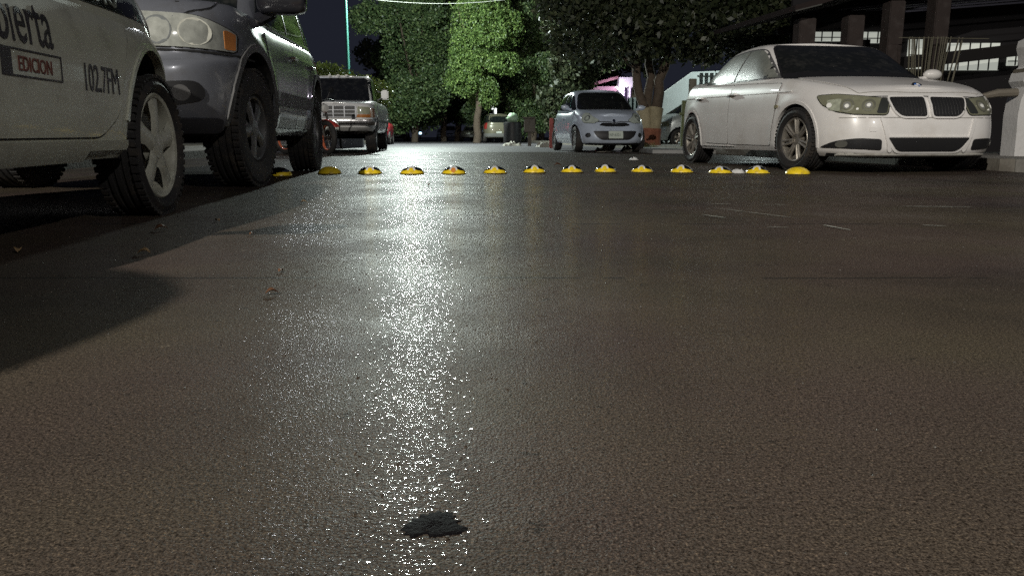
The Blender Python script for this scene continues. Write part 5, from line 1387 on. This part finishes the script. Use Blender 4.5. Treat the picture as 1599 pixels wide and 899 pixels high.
# dark house with open carport
def house():
    t = thing('carport_house', 'dark house with a brown columned open carport behind the white sedan', 'house', (5.2, 14.8, 0))
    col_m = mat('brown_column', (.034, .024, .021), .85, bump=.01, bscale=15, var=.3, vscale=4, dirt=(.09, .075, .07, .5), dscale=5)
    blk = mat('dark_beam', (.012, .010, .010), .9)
    for x, wd, h_ in ((.15, .30, 2.45), (1.03, .29, 2.5), (1.75, .27, 2.75), (2.57, .27, 3.6)):
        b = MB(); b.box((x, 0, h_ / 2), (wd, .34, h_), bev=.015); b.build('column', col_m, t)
    roof_m = mat('dark_roof', (.018, .011, .010), .9, bump=.02, bscale=7, var=.35, vscale=3)
    b = MB()
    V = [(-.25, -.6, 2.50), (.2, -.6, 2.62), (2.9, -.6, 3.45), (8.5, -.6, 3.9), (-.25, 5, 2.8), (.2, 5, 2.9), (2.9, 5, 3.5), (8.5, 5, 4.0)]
    V2 = [(x, y, z + .10) for x, y, z in V]
    F = [(0, 4, 5, 1), (1, 5, 6, 2), (2, 6, 7, 3)]; F2 = [tuple(i + 8 for i in f[::-1]) for f in F]
    b.add(V + V2, F + F2 + [(0, 1, 9, 8), (1, 2, 10, 9), (2, 3, 11, 10), (0, 8, 12, 4), (3, 7, 15, 11), (4, 12, 13, 5), (5, 13, 14, 6), (6, 14, 15, 7)])
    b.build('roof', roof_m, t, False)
    b = MB()
    b.tube([(-.25, -.62, 2.50), (.2, -.62, 2.61)], .012, 6)
    b.build('roof_edge', mat('pale_edge', (.10, .10, .09), .6), t)
    b = MB()
    for k in range(6): b.tube([(2.0, .3 + .7 * k, 2.62 + .12 * k), (8.4, .3 + .7 * k, 3.10 + .16 * k)], .02, 6)
    b.build('purlin', mat('purlin_steel', (.10, .10, .13), .4, metal=.6), t)
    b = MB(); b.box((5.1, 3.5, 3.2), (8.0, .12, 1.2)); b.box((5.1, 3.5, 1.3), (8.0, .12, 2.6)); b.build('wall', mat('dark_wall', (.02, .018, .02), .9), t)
    # slanted beams before the lit strip
    b = MB()
    def beam(x0, z0, x1, z1, hh, y): 
        b.add([(x0, y, z0), (x1, y, z1), (x1, y, z1 + hh), (x0, y, z0 + hh), (x0, y + .12, z0), (x1, y + .12, z1), (x1, y + .12, z1 + hh), (x0, y + .12, z0 + hh)],
              [(0, 1, 2, 3), (5, 4, 7, 6), (3, 2, 6, 7), (0, 4, 5, 1), (0, 3, 7, 4), (1, 5, 6, 2)])
    beam(3.0, 1.75, 6.0, 2.08, .25, 2.2)
    beam(.2, 2.38, 1.9, 2.56, .14, 1.6)
    b.box((2.35, 2.6, 1.2), (.3, .15, 2.4)); 
    b.build('beam', blk, t, False)
    # stretches of lit wall between the beams, built as glowing window panels
    lit = mat('glowing_wall_strip', (.7, .72, .66), .6, emit=.40, ecol=(.86, .90, .80), var=.1)
    for x0, x1, z0, z1 in ((1.6, 2.2, 2.46, 2.66), (2.63, 3.15, 2.42, 2.66), (3.75, 4.2, 1.86, 2.50), (4.5, 5.85, 1.83, 2.42), (6.02, 6.26, 1.93, 2.16)):
        b = MB(); b.box(((x0 + x1) / 2, 3.40, (z0 + z1) / 2), (x1 - x0, .05, z1 - z0), bev=.005); wn = b.build('window', lit, t)
        b = MB()
        k = x0 + .17
        while k < x1: b.box((k, 3.36, (z0 + z1) / 2), (.018, .03, z1 - z0)); k += .23
        b.box(((x0 + x1) / 2, 3.355, (z0 + z1) / 2 - .02), (x1 - x0, .02, .018)); b.build('strip_bars', blk, wn, False)
    return t
house()
# bundle of leaning rods against the column
t = thing('rod_bundle', 'sheaf of thin leaning rods against the carport column right of the sedan mirror', 'rods', (7.45, 14.3, 0))
b = MB(); rr = random.Random(12)
for k in range(26):
    x = rr.uniform(-.5, .55); b.tube([(x * .45 + rr.uniform(-.05, .05), rr.uniform(-.1, .1), .0), (x + rr.uniform(-.05, .05) + .08, rr.uniform(-.1, .1), 2.08)], .010, 6)
b.tube([(-.6, 0, 2.07), (1.0, 0, 2.05)], .008, 6)
b.build('rods', mat('cane', (.13, .12, .085), .8, var=.4), t)

# fence posts with cross rail, left of the sedan
t = thing('fence_post', 'taller pale wooden post with a knot of cross rails behind the sedan boot', 'post', (4.30, 19.0, 0))
b = MB(); b.box((.0, 0, .85), (.16, .14, 1.7), bev=.01); b.build('shaft', mat('weathered_wood_pale', (.17, .155, .12), .85, var=.3, vscale=6), t)
b = MB(); b.box((-.02, -.1, 1.02), (.26, .08, .36), bev=.02); b.build('bracket', mat('weathered_wood_pale', (.17, .155, .12)), t)
t = thing('fence_post', 'shorter mossy green wooden post left of the taller pale post', 'post', (4.12, 19.0, 0))
b = MB(); b.box((0, 0, .6), (.11, .11, 1.2), bev=.01); b.tube([(-.12, -.08, .88), (.14, -.08, .90)], .035, 8); b.build('shaft', mat('mossy_wood', (.11, .13, .06), .85, var=.3, vscale=6), t)
# raised slab beside tree
b = MB(); p = [S(4.5, 16.4), S(5.75, 16.0), S(5.9, 21), S(4.9, 21)]
b.add([(x, y, -.02) for x, y in p] + [(x, y, .075) for x, y in p], [(4, 5, 6, 7), (0, 1, 5, 4), (1, 2, 6, 5), (2, 3, 7, 6), (3, 0, 4, 7)])
tag(b.build('pavement_apron', apron_m, None, False), kind='structure')

# white yard wall and slatted gates
wall_w = mat('lit_white_wall', (.70, .74, .72), .8, var=.06, vscale=1.5, dirt=(.5, .52, .5, .4), dscale=2)
b = MB(); b.add([(5.6, 30.0, -.02), (9.9, 30.6, -.02), (9.9, 30.6, 2.9), (6.8, 30.2, 2.75), (5.6, 30.0, 1.9), (5.6, 30.2, -.02), (9.9, 30.8, -.02), (9.9, 30.8, 2.9), (6.8, 30.4, 2.75), (5.6, 30.2, 1.9)],
                [(0, 1, 2, 3, 4), (9, 8, 7, 6, 5), (4, 3, 8, 9), (3, 2, 7, 8), (0, 4, 9, 5), (1, 6, 7, 2)])
tag(b.build('yard_wall', wall_w, None, False), 'bright white yard wall glimpsed between the tree trunk and the posts', 'wall')
t = thing('slat_gate', 'white slatted gate left of the sedan roof above its boot', 'gate', (6.2, 26.2, 0))
b = MB()
for k in range(7): b.box((k * .17, 0, 1.35), (.12, .03, 2.1), bev=.005)
b.build('slats', mat('white_slats', (.60, .63, .62), .6), t); b = MB(); b.box((.5, .05, .5), (1.25, .04, .06)); b.box((.5, .05, 2.3), (1.25, .04, .06)); b.build('rails', mat('white_slats', (.6, .63, .62)), t)
t = thing('striped_gate', 'grey green striped gate between the silver hatchback and the tree', 'gate', (4.55, 30.5, 0))
b = MB()
for k in range(5): b.box((k * .16, 0, .95), (.085, .03, 1.75), bev=.005)
b.build('slats', mat('gate_slats', (.42, .48, .47), .6), t)
b = MB(); b.box((.32, .06, .95), (.85, .02, 1.75)); b.build('backing', mat('gate_dark', (.03, .05, .05), .8), t)

def pink_house():
    t = thing('pink_house', 'pink and white two storey house lit up behind the silver hatchback', 'house', (5.7, 59, 0))
    pk = mat('pink_plaster', (.55, .33, .42), .8, var=.1); wh = mat('white_plaster_far', (.70, .64, .74), .8, var=.06)
    b = MB(); b.box((1.0, 0, 2.0), (2.1, .3, 4.0)); b.build('wing', pk, t, False)
    b = MB(); b.box((2.85, -.4, 2.3), (1.5, 1.0, 4.6)); b.build('wall', wh, t, False)
    b = MB(); b.add([(-.1, -.3, 3.95), (2.1, -.3, 4.55), (2.1, -.3, 4.75), (-.1, -.3, 4.15), (-.1, .3, 3.95), (2.1, .3, 4.55), (2.1, .3, 4.75), (-.1, .3, 4.15)],
                    [(0, 1, 2, 3), (5, 4, 7, 6), (3, 2, 6, 7), (0, 4, 5, 1), (0, 3, 7, 4), (1, 5, 6, 2)]); b.build('roof', mat('pink_roof', (.45, .22, .28), .8), t, False)
    dk = mat('dark_pane', (.03, .02, .04), .2)
    for x, y, z, wd, h_ in ((.45, -.18, 3.0, .28, .5), (.9, -.18, 3.0, .28, .5), (1.5, -.18, 2.9, .2, .9), (2.6, -.93, 3.4, .22, .95), (3.05, -.93, 3.4, .22, .95), (2.75, -.93, 1.5, .22, .8), (3.2, -.93, 1.5, .22, .8)):
        b = MB(); b.box((x, y, z), (wd + .1, .05, h_ + .1), bev=.01); f_ = b.build('window', wh, t)
        b = MB(); b.box((x, y - .03, z), (wd, .03, h_)); b.build('pane', dk, f_, False)
    L = bpy.data.lights.new('porch_light', 'POINT'); L.energy = 150; L.color = (.95, .82, 1); L.shadow_soft_size = .1
    lo = bpy.data.objects.new('porch_light', L); link(lo, t); lo.location = (1.9, -1.8, 3.6)
    b = MB(); b.lathe([(.0, -.06), (.06, -.05), (.075, 0), (.06, .05), (0, .06)], 14, 'Z', (1.9, -1.8, 3.75)); b.tube([(1.9, -.15, 3.9), (1.9, -1.2, 3.95), (1.9, -1.8, 3.82)], .015, 6)
    b.build('porch_lamp', mat('porch_glow', (1, .95, 1), .4, emit=4, ecol=(1, .9, 1)), t)
pink_house()
# yard flood lamp that lights the white wall
t = thing('yard_lamp', 'small lamp on a bracket lighting the white yard wall', 'lamp', (8.6, 27.2, 0))
b = MB(); b.tube([(0, 0, 0), (0, 0, 3.3)], .03, 8); b.box((0, .1, 3.35), (.25, .2, .08), bev=.02); b.build('pole', M_STEEL, t)
L = bpy.data.lights.new('yard_light', 'POINT'); L.energy = 330; L.color = (.85, 1, .97); L.shadow_soft_size = .08
lo = bpy.data.objects.new('yard_light', L); link(lo, t); lo.location = (0, .15, 3.15)

# bins, post, far lights, left background
t = thing('litter_bin', 'brown box bin on a short leg left of the silver hatchback', 'bin', (.67, 30, 0))
b = MB(); b.box((0, 0, .78), (.42, .36, .52), bev=.02); b.box((-.02, -.03, 1.06), (.5, .42, .05), bev=.01); b.build('box', mat('rust_box', (.10, .085, .07), .8, var=.3, vscale=6), t)
b = MB(); b.box((0, 0, .27), (.13, .13, .54)); b.build('leg', mat('rust_box', (.1, .085, .07)), t)
t = thing('waste_drum', 'black drum topped with a pale green bag beside the beige people carrier', 'drum', (.02, 33, 0))
b = MB(); b.lathe([(0, 0), (.36, 0), (.38, .3), (.36, .6), (.38, .9), (.36, .95), (0, .95)], 24); b.build('drum', M_BLACK, t)
bm = bmesh.new(); bmesh.ops.create_icosphere(bm, subdivisions=3, radius=.24); rr = random.Random(3)
for v in bm.verts: v.co = Vector((v.co.x * rr.uniform(.85, 1.15), v.co.y, v.co.z * .9 * rr.uniform(.85, 1.15) + 1.10))
b = MB(); b.add([v.co.copy() for v in bm.verts], [[v.index for v in f.verts] for f in bm.faces]); bm.free(); b.build('bag', mat('pale_green_bag', (.30, .42, .28), .5, var=.2), t)
t = thing('red_post', 'faded red painted post behind the silver hatchback rear', 'post', (1.22, 24.5, 0))
b = MB(); b.box((0, 0, .46), (.12, .12, .92), bev=.02); b.build('shaft', mat('faded_red', (.33, .08, .07), .7, var=.35, vscale=7), t)
t = thing('white_street_lamp', 'glowing white lamp high above the beige people carrier', 'lamp', (-1.2, 52.5, 0))
b = MB(); b.tube([(0, 0, -.03), (0, 0, 2.2)], .05, 8); b.build('pole', mat('white_paint', (.7, .7, .7)), t)
gl = mat('far_lamp_glow', (1, 1, 1), .4, emit=1.6, ecol=(.95, 1, .96))
b = MB(); b.box((-.20, 0, 2.25), (.42, .2, .24), bev=.05); b.box((-.36, 0, 2.45), (.13, .15, .3), bev=.04); b.box((.12, 0, 2.0), (.12, .12, .45), bev=.03); b.build('lamp_head', gl, t)
t = thing('scooter_light', 'blue white headlight of a scooter far down the street', 'scooter', (-12.2, 105, 0))
b = MB(); b.lathe([(.0, -.1), (.16, -.08), (.2, 0), (.16, .06), (0, .08)], 16, 'Y', (0, 0, .85)); b.build('headlight', mat('blue_headlamp', (.6, .8, 1), .3, emit=3, ecol=(.5, .8, 1)), t)
b = MB(); b.tube([(0, -.1, .3), (0, 0, .8), (0, .1, 1.05)], .06, 8); b.tube([(-.3, .1, 1.05), (.3, .1, 1.05)], .025, 8); b.lathe([(.22, -.05), (.27, 0), (.22, .05)], 20, 'X', (0, -.15, .27)); b.box((0, .6, .6), (.3, .9, .25), bev=.08); b.build('body', M_BLACK, t)
b = MB(); b.box((-6.6, 26.5, .95), (3.2, .25, 2.0), bev=.01)
tag(b.build('grey_wall', mat('grey_block_wall', (.20, .20, .21), .85, var=.2)), 'grey block wall showing above the pickup roof left of the shrub', 'wall')
b = MB(); pts = []
for k in range(15):
    u = k / 14; x = -7.5 + 14 * u; pts.append((x, 41 + 3 * u, 7.2 + 2.1 * u - .9 * 4 * u * (1 - u)))
b.tube(pts, .012, 6); tag(b.build('overhead_cable', mat('cable', (.35, .36, .33), .5)), 'pale overhead cable crossing before the tree crowns', 'cable')
